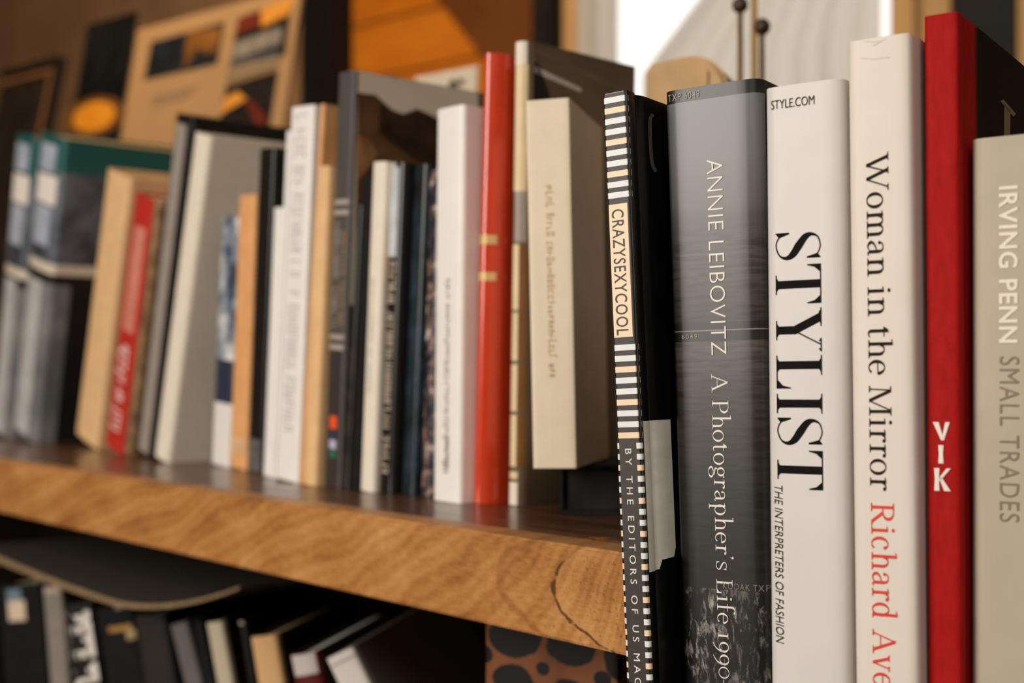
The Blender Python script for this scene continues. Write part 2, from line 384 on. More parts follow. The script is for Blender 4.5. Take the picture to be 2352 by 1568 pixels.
    def cpx(b, px, py):
        """(depth, height) on the right hand board seen at a pixel"""
        n = b.ex; P = b.O+b.ex*b.w; d = ray(px, py); k = (P-CAM).dot(n)/d.dot(n); p = CAM+d*k-b.O
        return p.dot(b.c), p.dot(b.ez)
    def print_(b, name, rects, off=.00015):
        """printed fields on the spine: (f0, f1, row_top, row_bottom, material)"""
        bm = bmesh.new(); ms = []
        for f0, f1, y0, y1, m in rects:
            if m not in ms: ms.append(m)
            z1, z0 = b.zpx(y0), b.zpx(y1); k = 10 if (b.bulge or f0 < .1 or f1 > .9) else 1
            z0 = max(z0, .0005); z1 = min(z1, b.h-.0003)
            for i in range(k):
                xa, xb = b.w*(f0+(f1-f0)*i/k), b.w*(f0+(f1-f0)*(i+1)/k)
                q = bm.faces.new([bm.verts.new(p) for p in ((xa, b.sy(xa)-off, z0), (xb, b.sy(xb)-off, z0), (xb, b.sy(xb)-off, z1), (xa, b.sy(xa)-off, z1))])
                q.material_index = ms.index(m)
        bmesh.ops.remove_doubles(bm, verts=bm.verts, dist=1e-6)
        return new_obj(name, bm, ms, b.root)
    def letters(b, polys, f0, f1, y0, y1, m, mode='down', name='lettering', off=.0003, cap=1.0, bottom=0.0):
        """polys fitted so that baseline..cap spans f0..f1 of the spine and the line runs between rows y0 (top) and y1"""
        xs = [p[0] for q in polys for p in q]; x0, x1 = min(xs), max(xs)
        z0, z1 = b.zpx(y0), b.zpx(y1); bm = bmesh.new()
        for q in polys:
            vs = []
            for gx, gy in q:
                k = (gx-x0)/(x1-x0); g = (gy-bottom)/(cap-bottom)
                if mode == 'down': x, z = b.w*(f0+(f1-f0)*g), z0+(z1-z0)*k
                elif mode == 'up': x, z = b.w*(f1-(f1-f0)*g), z1+(z0-z1)*k
                else: x, z = b.w*(f0+(f1-f0)*k), z1+(z0-z1)*g
                vs.append(bm.verts.new((x, b.sy(x)-off, z)))
            try: bm.faces.new(vs)
            except ValueError: pass
        for f in bm.faces:
            f.normal_update()
            if f.normal.y > 0: f.normal_flip()
        return new_obj(name, bm, m, b.root)
    def board_print(b, name, polys, off=.00015):
        """printed shapes on the right hand board: (list of pixels, material)"""
        bm = bmesh.new(); ms = []
        for pts, m, *k in polys:
            if m not in ms: ms.append(m)
            o = off+.00012*(k[0] if k else 0)
            vs = []
            for q in pts:
                y, z = b.cpx(*q); vs.append(bm.verts.new((b.w+o, min(max(y, b.rc+.001), b.D-.0006), min(max(z, .0006), b.h-.0004))))
            bm.faces.new(vs).material_index = ms.index(m)
        return new_obj(name, bm, ms, b.root)

# ------------------------------------------------------------------ room shell
def wall_t(px, off=0):
    r = (px-1176)/F; a = W0+cw*off; return (r*a.y-a.x)/(sw.x-r*sw.y)
W0 = Vector(((1000-1176)/F*3.5, 3.5, 0)); WM = frame_mat(W0, sw, cw, Vector((0, 0, 1)))
def wz(px, py, off=0):
    p = W0+cw*off+sw*wall_t(px, off); return H+(HZ-py)/F*p.y
def struct(name, bm, m, M=None):
    o = new_obj(name, bm, m); o['kind'] = 'structure'
    if M is not None: o.matrix_world = M
    return o
ZC = 2.95
plaster = mat('brown plaster', (158, 122, 90), .9, .1, .12, 6, .2)
g = NT('amber planks', .55, .3)
row = g.math('FRACT', g.math('MULTIPLY', g.z, 1/.155))
seam = g.math('LESS_THAN', row, .06)
pl = g.noise(1, g.obj, (.6, 1, 6.45), 0)
gr = g.noise(9, g.obj, (1, 1, 14), 6)
col = g.ramp(g.math('ADD', g.math('MULTIPLY', gr, .6), g.math('MULTIPLY', pl, .4)), [(.3, (178, 92, 12)), (.7, (226, 138, 34))])
AMBER = g.out(g.mix(seam, col, (96, 48, 10)))
DARKPOST = mat('dark stained timber', (16, 13, 11), .7, .25, .2, 20)
FRAMEW = mat('tan window timber', (190, 150, 98), .6, .3, .1, 12, stretch=(6, 6, .6))
SLANTB = mat('slanted brown timber', (104, 58, 18), .6, .3, .12, 14, stretch=(1, 1, 1))
tA, tB = wall_t(1262), wall_t(2195)
t0, t1 = wall_t(1345), wall_t(2060); zs, zh = H+.30, 2.42
bm = bmesh.new()
box(bm, wall_t(-900), wall_t(725), 0, .12, 0, ZC); box(bm, tB, tB+3.2, 0, .12, 0, ZC)
box(bm, wall_t(1240), tB, 0, .12, 0, zs-.06); box(bm, wall_t(1240), tB, 0, .12, zh+.10, ZC)
struct('wall_back', bm, plaster, WM)
bm = bmesh.new(); box(bm, wall_t(725), wall_t(1240), .0, .12, 0, ZC); struct('wall_back_planks', bm, AMBER, WM)
bm = bmesh.new(); box(bm, wall_t(690, -.08), wall_t(762, -.08), -.08, -.001, 0, ZC); struct('trim_1', bm, DARKPOST, WM)
bm = bmesh.new(); box(bm, wall_t(1222, -.08), wall_t(1263, -.08), -.08, -.001, 0, ZC); struct('trim_2', bm, DARKPOST, WM)
# darker brown slanted board between the posts
bm = bmesh.new()
def wp(px, py): return (wall_t(px, -.04), wz(px, py, -.04))
q = [wp(1000, -12), wp(1112, 133), wp(1190, 240), wp(1225, 285), wp(1225, 60), wp(1225, -60), wp(1150, -170), wp(900, -140)]
a = [bm.verts.new((x, -.04, z)) for x, z in q]; b_ = [bm.verts.new((x, -.001, z)) for x, z in q]
bm.faces.new(a); bm.faces.new(b_[::-1])
for i in range(len(q)): bm.faces.new((a[i], b_[i], b_[(i+1)%len(q)], a[(i+1)%len(q)]))
bmesh.ops.recalc_face_normals(bm, faces=bm.faces)
struct('trim_3', bm, SLANTB, WM)
bm = bmesh.new(); box(bm, wall_t(2195, -.1), wall_t(2336, -.1), -.1, -.001, 0, ZC); struct('trim_4', bm, mat('near black blue timber', (16, 18, 20), .7, .3, .1), WM)
bm = bmesh.new(); box(bm, wall_t(2338, -.1), wall_t(2480, -.1), -.1, -.001, 0, ZC); struct('trim_5', bm, FRAMEW, WM)
# window: moulded frame, glass and curtains
bm = bmesh.new()
for xa, xb in ((tA, t0), (t1, tB)):
    k = xb-xa
    box(bm, xa+.001, xa+k*.42, -.035, .12, zs-.06, zh+.10); box(bm, xa+k*.42, xa+k*.58, -.012, .12, zs-.06, zh+.10); box(bm, xa+k*.58, xb, -.028, .12, zs-.06, zh+.10)
box(bm, t0, t1, -.04, .12, zs-.06, zs); box(bm, t0, t1, -.03, .12, zh, zh+.10)
struct('window_1', bm, FRAMEW, WM)
gl = bpy.data.materials.new('window glass'); gl.use_nodes = True
gb = gl.node_tree.nodes['Principled BSDF']; gb.inputs['Transmission Weight'].default_value = 1; gb.inputs['Roughness'].default_value = 0; gb.inputs['IOR'].default_value = 1.02
bm = bmesh.new(); box(bm, t0, t1, .07, .074, zs, zh); struct('window_1_glass', bm, gl, WM)
cm = bpy.data.materials.new('sheer white cloth'); cm.use_nodes = True; ct = cm.node_tree; ct.nodes.clear()
o_ = ct.nodes.new('ShaderNodeOutputMaterial'); d_ = ct.nodes.new('ShaderNodeBsdfDiffuse'); r_ = ct.nodes.new('ShaderNodeBsdfTranslucent'); x_ = ct.nodes.new('ShaderNodeMixShader')
d_.inputs[0].default_value = (.8, .77, .72, 1); r_.inputs[0].default_value = (.9, .87, .82, 1); x_.inputs[0].default_value = .7
ct.links.new(d_.outputs[0], x_.inputs[1]); ct.links.new(r_.outputs[0], x_.inputs[2]); ct.links.new(x_.outputs[0], o_.inputs[0])
def curtain(label, edge_l, edge_r, folds, seed):
    """cloth panel between two edges given as functions of height, gathered in folds"""
    r = random.Random(seed); bm = bmesh.new(); nx, nz = 90, 24; z0, z1 = zs+.02, zh+.06
    ph = [r.uniform(0, 6) for _ in range(3)]; rows = []
    for j in range(nz+1):
        z = z0+(z1-z0)*j/nz; a, c = edge_l(z), edge_r(z); row = []
        for i in range(nx+1):
            k = i/nx; y = -.055+  .011*math.sin(folds*6.283*k+ph[0]+.5*math.sin(z*3))+.008*math.sin(folds*2.3*6.283*k+ph[1]+z)
            row.append(bm.verts.new((a+(c-a)*k, y, z)))
        rows.append(row)
    for j in range(nz):
        for i in range(nx): bm.faces.new((rows[j][i], rows[j][i+1], rows[j+1][i+1], rows[j+1][i]))
    o = new_obj('curtain', bm, cm, None, True); o.matrix_world = WM
    tag(o, label, 'curtain', 'window curtains')
zA, zB = wz(1600, 0, -.05), wz(1480, 170, -.05); xA, xB = wall_t(1610, -.05), wall_t(1478, -.05)
curtain('narrow strip of sheer white curtain beside the left window jamb', lambda z: t0+.004, lambda z: wall_t(1425, -.05), 2, 1)
curtain('wide sheer white curtain swept aside across the right of the window', lambda z: max(wall_t(1450, -.05), xB+(xA-xB)*(z-zB)/(zA-zB)) if z > zB else xB, lambda z: t1-.004, 9, 5)
bm = bmesh.new(); box(bm, -3.2, 3.4, -2.2, 6.5, -.05, 0); struct('floor', bm, mat('brown floorboards', (88, 60, 38), .6, .3, .15, 5, stretch=(1, 8, 1)))
bm = bmesh.new(); box(bm, -3.6, 4.2, -2.2, .12, ZC, ZC+.08); struct('ceiling', bm, mat('dim ceiling', (120, 98, 76), .9, .1), WM)
bm = bmesh.new(); box(bm, -3.3, -3.2, .9, 6.2, 0, ZC); struct('wall_left', bm, plaster)

# ------------------------------------------------------------------ bookcase
g = NT('walnut edge', .42, .4)
xx = g.math('MULTIPLY', g.x, 1.0)
warp = g.noise(5, g.obj, (1, 1, 1), 4)
warp2 = g.noise(38, g.obj, (1, 1, 1), 5)
q = g.math('SUBTRACT', g.z, g.math('ADD', g.math('MULTIPLY', g.x, .30), g.math('DIVIDE', .010, g.math('SUBTRACT', .065, g.x))))
q = g.math('ADD', q, g.math('ADD', g.math('MULTIPLY', warp, .06), g.math('MULTIPLY', warp2, .006)))
ring = g.math('ADD', g.math('MULTIPLY', g.math('SINE', g.math('MULTIPLY', q, 640)), .5), .5)
ring2 = g.math('ADD', g.math('MULTIPLY', g.math('SINE', g.math('MULTIPLY', q, 210)), .5), .5)
fib = g.noise(300, g.obj, (.45, 1, 1.5), 6, .72)
blot = g.noise(16, g.obj, (.8, 1, 1.6), 3)
v = g.math('ADD', g.math('MULTIPLY', ring, .07), g.math('ADD', g.math('MULTIPLY', ring2, .085), g.math('ADD', g.math('MULTIPLY', fib, .46), g.math('MULTIPLY', blot, .46))))
col = g.ramp(v, [(.34, (126, 78, 36)), (.50, (168, 112, 58)), (.63, (188, 132, 76)), (.78, (210, 160, 106))])
# dark curved crack near the right end and a fainter one left of it
cz = g.math('MULTIPLY', g.math('POWER', g.math('ABSOLUTE', g.math('SUBTRACT', g.z, .003)), 2), 50)
cx_ = g.math('SUBTRACT', g.math('SUBTRACT', g.x, cz), g.math('MULTIPLY', g.math('SUBTRACT', warp2, .5), .022))
crack = g.math('ABSOLUTE', g.math('ADD', cx_, .0505))
ck = g.math('MULTIPLY', g.math('SUBTRACT', 1, g.smooth(g.math('ADD', crack, g.math('MULTIPLY', g.math('SUBTRACT', g.noise(130), .5), .0024)), .0007, .0026)), g.smooth(g.noise(90), .34, .46))
ck = g.math('MULTIPLY', ck, g.math('LESS_THAN', g.z, .0165))
crack2 = g.math('ABSOLUTE', g.math('ADD', cx_, .094))
ck2 = g.math('MULTIPLY', g.math('SUBTRACT', 1, g.smooth(crack2, .001, .007)), .4)
col = g.mix(ck2, col, (112, 66, 26))
side_ = g.math('MULTIPLY', g.smooth(cx_, -.0505, -.048), g.math('SUBTRACT', 1, g.smooth(cx_, -.046, -.02)))
col = g.mix(g.math('MULTIPLY', side_, .25), col, (214, 160, 100))
col = g.mix(g.math('MULTIPLY', ck, .85), col, (64, 34, 12))
pit = g.smooth(g.noise(520, g.obj, (.8, 1, 1), 4, .65), .56, .68)
pit = g.math('MULTIPLY', pit, g.smooth(g.x, -.16, .0))
col = g.mix(g.math('MULTIPLY', pit, .65), col, (74, 40, 14))
g.bump(g.math('SUBTRACT', fib, ck), .35, .0006)
EDGE = g.out(col)
g = NT('dark walnut top', .22, .5, .25)
gr = g.noise(30, g.obj, (.35, 5, 1), 6)
wear = g.smooth(g.noise(90, g.obj, (.8, 2.2, 1), 5), .50, .56)
wear = g.math('MULTIPLY', wear, g.math('MULTIPLY', g.math('SUBTRACT', 1, g.smooth(g.y, .031, .040)), g.smooth(g.x, -.075, -.045)))
col = g.ramp(gr, [(.3, (62, 36, 20)), (.7, (104, 64, 36))])
g.L(g.ramp(gr, [(.3, .26), (.7, .40)]), g.b.inputs['Roughness'])
TOPW = g.out(g.mix(wear, col, (190, 116, 44)))
DARKW = mat('dark walnut carcass', (36, 24, 16), .6, .3, .15, 14, stretch=(1, 6, 6))
BM = frame_mat(Vector((S0.x, S0.y, 0)), s1, c1, Vector((0, 0, 1)))
bc = empty('bookcase', BM, 'long wooden bookcase with dark top and golden brown front edge', 'bookcase')
Lc = -2.05; e0 = .0195; DEP = .50
def miter(v): return e0+v*(c2.dot(s1)/c2.dot(c1))     # right hand end cut in line with the front books
bm = bmesh.new(); prism(bm, [(Lc, .0222), (miter(.0222), .0222), (miter(DEP), DEP), (Lc, DEP)], ZU+.0002, ZT)
o = new_obj('shelf', bm, TOPW, bc)
bm = bmesh.new(); box(bm, Lc, e0, 0, .022, -.025, .025); bmesh.ops.bevel(bm, geom=[e for e in bm.edges if abs(e.verts[0].co.y) < 1e-6 and abs(e.verts[1].co.y) < 1e-6], offset=.0014, segments=2, affect='EDGES')
o = new_obj('edge_band', bm, EDGE, bc); o.location = (0, 0, (ZT+ZU)/2); o['label'] = 'golden brown figured wood front edge'
bm = bmesh.new(); prism(bm, [(Lc, 0.03), (miter(.03), .03), (miter(DEP), DEP), (Lc, DEP)], ZL-.04, ZL)
new_obj('shelf', bm, DARKW, bc)
bm = bmesh.new(); box(bm, Lc, miter(DEP)-.01, DEP, DEP+.012, .0, ZU); new_obj('back_panel', bm, DARKW, bc)
bm = bmesh.new(); box(bm, Lc-.03, Lc, .0, DEP+.012, .0, ZT); new_obj('side_panel', bm, DARKW, bc)
bm = bmesh.new(); box(bm, miter(.42)-.05, miter(.42)-.02, .40, DEP, 0, ZL-.04); new_obj('side_panel', bm, DARKW, bc)

# ------------------------------------------------------------------ table under the front books
TA = Vector((.066, .585, 0))
TM = frame_mat(TA, s2, c2, Vector((0, 0, 1)))
tb = empty('side_table', TM, 'wooden table carrying the large front row books', 'table')
bm = bmesh.new(); box(bm, -.030, .60, -.05, .42, ZTAB-.0305, ZTAB-.0005); bevel(bm, .003); new_obj('tabletop', bm, DARKW, tb)
for x in (-.015, .555):
    for y in (-.04, .375):
        bm = bmesh.new(); box(bm, x, x+.04, y, y+.035, 0, ZTAB-.03); new_obj('leg', bm, DARKW, tb)

# ------------------------------------------------------------------ front row of large books
FG = 'large books in the front row'
def fa(v): return TA+c2*v
# striped black book
GLOSSK = mat('gloss black board', (10, 9, 9), .28, .5, .1)
crz = Book('thin black book with striped spine, leaning at the left end of the front row', Vector((.0514, .57, 0)), s2, ((1505, 1568), (1447, 205)), (1381, 217), ZTAB, .235, GLOSSK, FG, hinge=.0016, rc=.0014, t=.003)
SW_ = mat('cool white print', (222, 224, 220), .45, .4, .02); SP = mat('peach print', (240, 208, 172), .45, .4, .02)
STK = mat('dark grey print', (52, 46, 41), .5, .4, .1, 300)
rects = [(.02, .98, 207, 1568, STK)]
y = 226
cols = [0, 1, 0, 0, 1, 0, 0, 1, 0, 0]
for i, k in enumerate(cols):
    yy = 222+i*24.3; rects.append((.0, 1., yy, yy+13.4, SP if k else SW_))
rects.append((.10, .84, 468, 774, SP))
for i, k in enumerate([0, 0, 1, 0, 0, 1, 0, 0, 1]):
    yy = 791+i*25.2; rects.append((.0, 1., yy, yy+13.4, SP if k else SW_))
for i in range(23):
    yy = 1017+i*25.2; rects.append((.0, .12, yy, yy+13.2, [SW_, SW_, SP][i%3])); rects.append((.80, 1., yy, yy+13.2, [SW_, SW_, SP][i%3]))
# the black field first, printed marks a hair above it
crz.print_('spine_field', rects[:1], .0001); crz.print_('spine_stripes', rects[1:], .0002)
crz.letters(font_polys('CRAZYSEXYCOOL', .008, 1.14), .22, .71, 480, 769, STK, off=.0003, cap=.73)
crz.letters(font_polys('BY THE EDITORS OF US MAG', .0, 1.6), .35, .61, 1030, 1573, INKW, off=.0003, cap=.73)
GLINE = mat('grey print', (88, 86, 82), .5, .4, .03)
def band(pts, w):
    out = []
    for (x0, y0), (x1, y1) in zip(pts, pts[1:]):
        l = math.hypot(x1-x0, y1-y0) or 1; nx, ny = -(y1-y0)/l*w/2, (x1-x0)/l*w/2
        out.append(([(x0+nx, y0+ny), (x1+nx, y1+ny), (x1-nx, y1-ny), (x0-nx, y0-ny)], GLINE))
    return out
crz.board_print('board_print', band([(1500, 263), (1494, 268), (1492, 280), (1493, 320), (1496, 368), (1500, 384), (1506, 394)], 8))
GLARE = mat('painted pale glare', (238, 231, 218), .55, .3, .08, 30, stretch=(1, 1, 3))
o = None
bm = bmesh.new()                                   # window glare put in as a pale sheet over the joint's groove
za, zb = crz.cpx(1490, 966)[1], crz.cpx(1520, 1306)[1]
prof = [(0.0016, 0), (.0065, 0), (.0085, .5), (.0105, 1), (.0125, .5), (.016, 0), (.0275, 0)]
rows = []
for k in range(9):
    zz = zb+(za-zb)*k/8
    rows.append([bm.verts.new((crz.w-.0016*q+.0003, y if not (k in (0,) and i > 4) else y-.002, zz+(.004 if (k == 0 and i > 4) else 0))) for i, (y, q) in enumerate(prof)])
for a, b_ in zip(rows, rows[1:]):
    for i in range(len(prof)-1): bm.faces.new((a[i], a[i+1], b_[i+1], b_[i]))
new_obj('joint_glare', bm, GLARE, crz.root, True)['label'] = 'painted pale glare over the joint'

# grey photographic spine
g = NT('photographic jacket', .38, .45)
ann = Book('thick grey and black book with a photographic sea spine and white lettering', fa(0), s2, ((1770, 1568), (1746, 177)), (1520, 205), ZTAB, .28, None or BLACK, FG, pages=PAGESW, rc=.0055, bulge=.0004, t=.003)
hz = ann.zpx
hh = ann.h
n1 = g.noise(60, g.obj, (1, 1, 9), 6); n2 = g.noise(22, g.obj, (1, 1, 2.5), 4)
def N(py): return hz(py)/hh
zn = g.math('DIVIDE', g.z, hh)
base = g.ramp(g.math('ADD', zn, g.math('MULTIPLY', g.math('SUBTRACT', n2, .5), .012)), [(N(1340), (30, 27, 24)), (N(1100), (36, 33, 30)), (N(900), (58, 52, 47)), (N(790), (80, 73, 66)), (N(765), (48, 43, 39)), (N(600), (72, 66, 60)), (N(500), (76, 72, 68)), (N(470), (90, 87, 84)), (N(360), (104, 102, 101)), (N(200), (108, 109, 111))])
sea = g.math('MULTIPLY', g.smooth(g.math('MULTIPLY', zn, -1), -N(520), -N(560)), g.math('SUBTRACT', n1, .5))
base = g.mix(g.math('MULTIPLY', g.math('MULTIPLY', g.smooth(n1, .40, .62), .6), g.math('SUBTRACT', 1, g.smooth(zn, N(560), N(500)))), base, g.mix(1.0, base, (120, 116, 112), 'MULTIPLY'))
tree = g.noise(170, g.obj, (1.6, 1, .55), 7, .75, .4); twig = g.smooth(tree, .50, .64)
glow = g.math('MULTIPLY', g.smooth(g.noise(26, g.obj, (1, 1, 1), 2), .42, .68), 1)
treec = g.mix(g.math('MULTIPLY', twig, g.math('ADD', .25, g.math('MULTIPLY', glow, .75))), (22, 20, 18), (176, 168, 160))
zcut = lambda py: g.math('GREATER_THAN', zn, N(py))
c = g.mix(zcut(1352), treec, base)
def strip(c, a, b_, colr):
    f = g.math('MULTIPLY', g.math('GREATER_THAN', zn, N(b_)), g.math('LESS_THAN', zn, N(a))); return g.mix(f, c, colr)
c = strip(c, 1322, 1352, (30, 28, 26)); c = strip(c, 740, 783, (26, 24, 22)); c = strip(c, 757, 759.6, (130, 118, 104))
c = strip(c, 100, 226, (30, 27, 25))
side = g.math('GREATER_THAN', g.y, .006)
JK = g.out(g.mix(side, c, (20, 18, 17)))
ann.cover.data.materials[0] = JK
GARA = Pen(.085, .03, .66, 1.15, .09)
ann.letters(font_polys('ANNIE LEIBOVITZ', -.012, 1.08), .455, .63, 367, 815, INKW, cap=.73)
ann.letters(GARA.text("A Photographer's Life 1990-", .03), .45, .625, 858, 1580, INKW)
FILM = mat('film edge ink', (156, 146, 132), .5, .3, .03)
ann.letters(font_polys('TXP 6049', .004, 1.2), .06, .40, 203, 220, FILM, mode='across', cap=.73, name='film_edge_lettering')
ann.letters(font_polys('6049', .004, 1.2), .135, .31, 765, 776, FILM, mode='across', cap=.73, name='film_edge_lettering')
ann.letters(font_polys('KODAK TXP', .002, 1.2), .52, 1.0, 1335, 1350, mat('dim film edge ink', (124, 116, 106), .5, .3, .03), mode='across', cap=.73, name='film_edge_lettering')

for o in ann.root.children:
    for v_ in o.data.vertices: v_.co.x += .0046*max(0, 1-v_.co.z/ann.h)*max(0, 1-v_.co.x/ann.w)

# white fashion book
sty = Book('white book with big thin-and-thick black capitals running down its spine', fa(-.002), s2, ((1952, 1568), (1938, 178)), (1749, 188), ZTAB, .25, mat('cool white jacket', (212, 206, 200), .45, .35, .015), FG, pages=PAGESW, rc=.0045, bulge=.0003, shrink=.0010)
DIDO = Pen(.165, .022, .7, 1.1, .12)
sty.letters(DIDO.text('STYLIST', .05), .14, .715, 532, 1124, INKK)
ITAL = [[(x+.2*y, y) for x, y in q] for q in font_polys('THE INTERPRETERS OF FASHION', -.006, 1.0)]
sty.letters(ITAL, .095, .21, 1117, 1484, INKB, cap=.73)
sty.letters(font_polys('STYLE.COM', -.006, .98), .10, .655, 221, 243, INKB, mode='across', cap=.73)

# cream portrait book
CREAMF = mat('smooth cream jacket', (221, 210, 196), .5, .35, .015)
wom = Book('cream book with dark and red serif lettering between white and red books', fa(-.004), s2, ((2117, 1568), (2098, 73)), (1941, 92), ZTAB, .26, CREAMF, FG, pages=PAGESW, rc=.003, bulge=.0004, shrink=.0012)
SAB = Pen(.105, .035, .73, 1.1, .09)
wom.letters(SAB.text('Woman in the Mirror', .035), .295, .64, 350, 1127, INKB)
REDI = mat('red ink', (214, 58, 40), .5, .3, .03)
wom.letters(SAB.text('Richard Ave', .035), .305, .66, 1155, 1578, REDI)
# soft fold marks near the head of the jacket
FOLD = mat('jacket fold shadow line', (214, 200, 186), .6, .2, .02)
bm = bmesh.new()
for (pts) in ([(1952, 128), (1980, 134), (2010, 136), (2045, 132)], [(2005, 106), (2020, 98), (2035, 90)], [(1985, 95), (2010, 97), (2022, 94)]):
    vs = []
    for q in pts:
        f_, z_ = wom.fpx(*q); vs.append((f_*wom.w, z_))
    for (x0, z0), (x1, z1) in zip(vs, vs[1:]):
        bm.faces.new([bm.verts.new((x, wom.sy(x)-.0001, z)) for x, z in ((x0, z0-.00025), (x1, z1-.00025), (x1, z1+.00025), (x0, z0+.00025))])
new_obj('jacket_crease', bm, FOLD, wom.root)

# red and black book
REDC = NT('red spine black boards', .7, .15)
n_ = REDC.noise(300, REDC.obj, (1, 1, .3), 4)
rc_ = REDC.ramp(n_, [(.3, (150, 12, 10)), (.7, (170, 20, 16))])
hd = REDC.smooth(REDC.y, .022, .030)
REDC.bump(REDC.noise(1500), .15, .0005)
REDM = REDC.out(REDC.mix(hd, rc_, (18, 15, 13)))
vik = Book('tall thin red spined book with black boards, three white capitals on its spine', fa(.004), s2, ((2212, 1568), (2203, 25)), (2116, 40), ZTAB, .27, REDM, FG, rc=.0022, hinge=.0008, t=.003, shrink=.0008)
def flare(c):
    if c == 'V': return [[(0, 1), (.32, 1), (.60, 0), (.45, 0)], [(.68, 1), (.92, 1), (.60, 0), (.50, .16)]], .95
    if c == 'I': return [[(.30, 0), (.62, 0), (.58, .5), (.62, 1), (.30, 1), (.34, .5)]], .95
    return [[(.02, 0), (.32, 0), (.28, .5), (.32, 1), (.02, 1), (.06, .5)], [(.26, .40), (.30, .58), (.72, 1), (.95, 1), (.36, .44)], [(.30, .56), (.42, .62), (.95, 0), (.58, 0)]], .95
for ch, (ya, yb) in zip('VIK', ((969, 1011), (1022, 1064), (1075, 1127))):
    f0_, f1_ = {'V': (.22, .70), 'I': (.24, .72), 'K': (.25, .72)}[ch]
    pl_ = flare(ch)[0]
    if ch == 'I': f0_, f1_ = .37, .52
    vik.letters(pl_, f0_, f1_, ya, yb, INKW, mode='across')
TI = mat('faded gold print', (118, 108, 82), .5, .3, .05)
def bar(pts): return (pts, TI)
vik.board_print('board_lettering', [bar([(2297, 232), (2304, 228), (2333, 262), (2327, 268)]), bar([(2306, 238), (2320, 254), (2319, 330), (2305, 330)])])

# grey-beige book at the right edge of the frame
GB = mat('grey beige jacket', (178, 165, 144), .5, .3, .03)
irv = Book('grey-beige book with pale bold lettering, rightmost of the front row', fa(.012), s2, ((2480, 1568), (2480, 296)), (2222, 328), ZTAB, .25, GB, FG, rc=.004, bulge=.0006, shrink=.0008)
fl = irv.fpx(2297, 600)[0]; fr = irv.fpx(2340, 600)[0]
irv.letters(font_polys('IRVING PENN', .022, 1.1), fl, fr, 425, 787, mat('pale ink', (232, 220, 202), .5, .3, .02), cap=.73)
irv.letters(font_polys('SMALL TRADES', -.004, 1.1), irv.fpx(2297, 1000)[0], irv.fpx(2345, 1000)[0], 818, 1200, mat('taupe ink', (128, 112, 92), .5, .3, .02), cap=.73)

# ------------------------------------------------------------------ books on the wooden shelf
SG = 'books on the wooden shelf'
def shelf_book(label, br, tr, left, cover, D=.19, yaw=0.0, **kw):
    s = Matrix.Rotation(yaw, 3, 'Z') @ s1
    return Book(label, onz(*br, ZT), s, (br, tr), left, ZT+.0002, D, cover, SG, **kw)
# pair of tall slate volumes
def slate_mat(key, H_):
    g = NT(key, .4, .45); zn = g.math('DIVIDE', g.z, H_)
    n = g.noise(18, g.obj, (1, 1, 1), 3)
    up = g.mix(g.smooth(n, .35, .65), (44, 50, 58), (104, 110, 118))
    lo = g.mix(g.smooth(n, .3, .7), (96, 98, 98), (128, 128, 124))
    c = g.mix(g.math('GREATER_THAN', zn, .60), lo, up)
    c = g.mix(g.math('GREATER_THAN', zn, .965), c, (22, 84, 80))
    def st(c, a, b, k): return g.mix(g.math('MULTIPLY', g.math('GREATER_THAN', zn, a), g.math('LESS_THAN', zn, b)), c, k)
    c = st(c, .575, .610, (18, 20, 20)); c = st(c, .610, .645, (214, 200, 180))
    side = g.math('GREATER_THAN', g.y, .025)
    low = g.math('LESS_THAN', zn, .60)
    return g.out(g.mix(g.math('MULTIPLY', side, low), c, (24, 24, 24)))  # lower half of the cover darkened, its shade put into the colour
SLATE = slate_mat('slate jacket', .345)
for lab, br, tr, lf in (('left slate blue volume of the far-left pair, white block on its spine', (22, 1008), (84, 318), (-22, 1006)),
                        ('right slate blue volume of the far-left pair, teal-topped cover showing', (80, 1018), (150, 318), (26, 1013))):
    b = shelf_book(lab, br, tr, lf, SLATE, D=.22, bulge=.004, rc=.005, pages=PAGESD)
    b.print_('spine_label', [(.1, .9, 400, 465, INKW)])
    b.print_('foot_panel', [(.15, .75, 640, 990, mat('highlit slate print', (182, 181, 179), .5, .4, .1, 40))])  # print lightened to carry the highlight down the round spine
    for ya, yb in ((330, 392), (470, 560)): b.print_('head_panel', [(.15, .8, ya, yb, mat('highlit blue grey print', (166, 173, 186), .5, .4, .1, 40))])  # head prints lightened the same way, spine highlight in the colour
# tan, red, brown
b = shelf_book('plain tan book leaning right beside the slate volumes', (222, 1031), (300, 408), (172, 1006), TAN, pages=PAGESD, bulge=.002, rc=.004)
b = shelf_book('red book with white script on its leaning spine', (279, 1046), (352, 458), (238, 1038), mat('red jacket', (184, 44, 34), .4, .4, .08), D=.17, bulge=.001)
b.print_('faded_patch', [(.25, .85, 520, 760, mat('faded red print', (206, 128, 108), .5, .3, .12, 30))])
b.letters(smudge_polys(15, 3, 'l'), .22, .74, 790, 985, INKW, mode='up')
b = shelf_book('thin worn brown book between red book and black album', (301, 1049), (374, 462), (281, 1047), mat('worn brown paper', (150, 118, 82), .8, .2, .4, 60, rgb2=(96, 70, 46)), D=.16, t=.0008, oh=.0005)
# black album with grey spine strip
b = shelf_book('tall black album with a grey strip down its leaning spine', (350, 1053), (444, 268), (304, 1049), BLACK, D=.235, t=.003)
b.print_('spine_strip', [(.12, .72, 285, 1052, GREYM)])
# white leaning
b = shelf_book('large off-white leaning book with its broad bare cover showing', (385, 1064), (482, 312), (352, 1061), OFFW, D=.20, pages=PAGESD, rc=.004, bulge=.002)
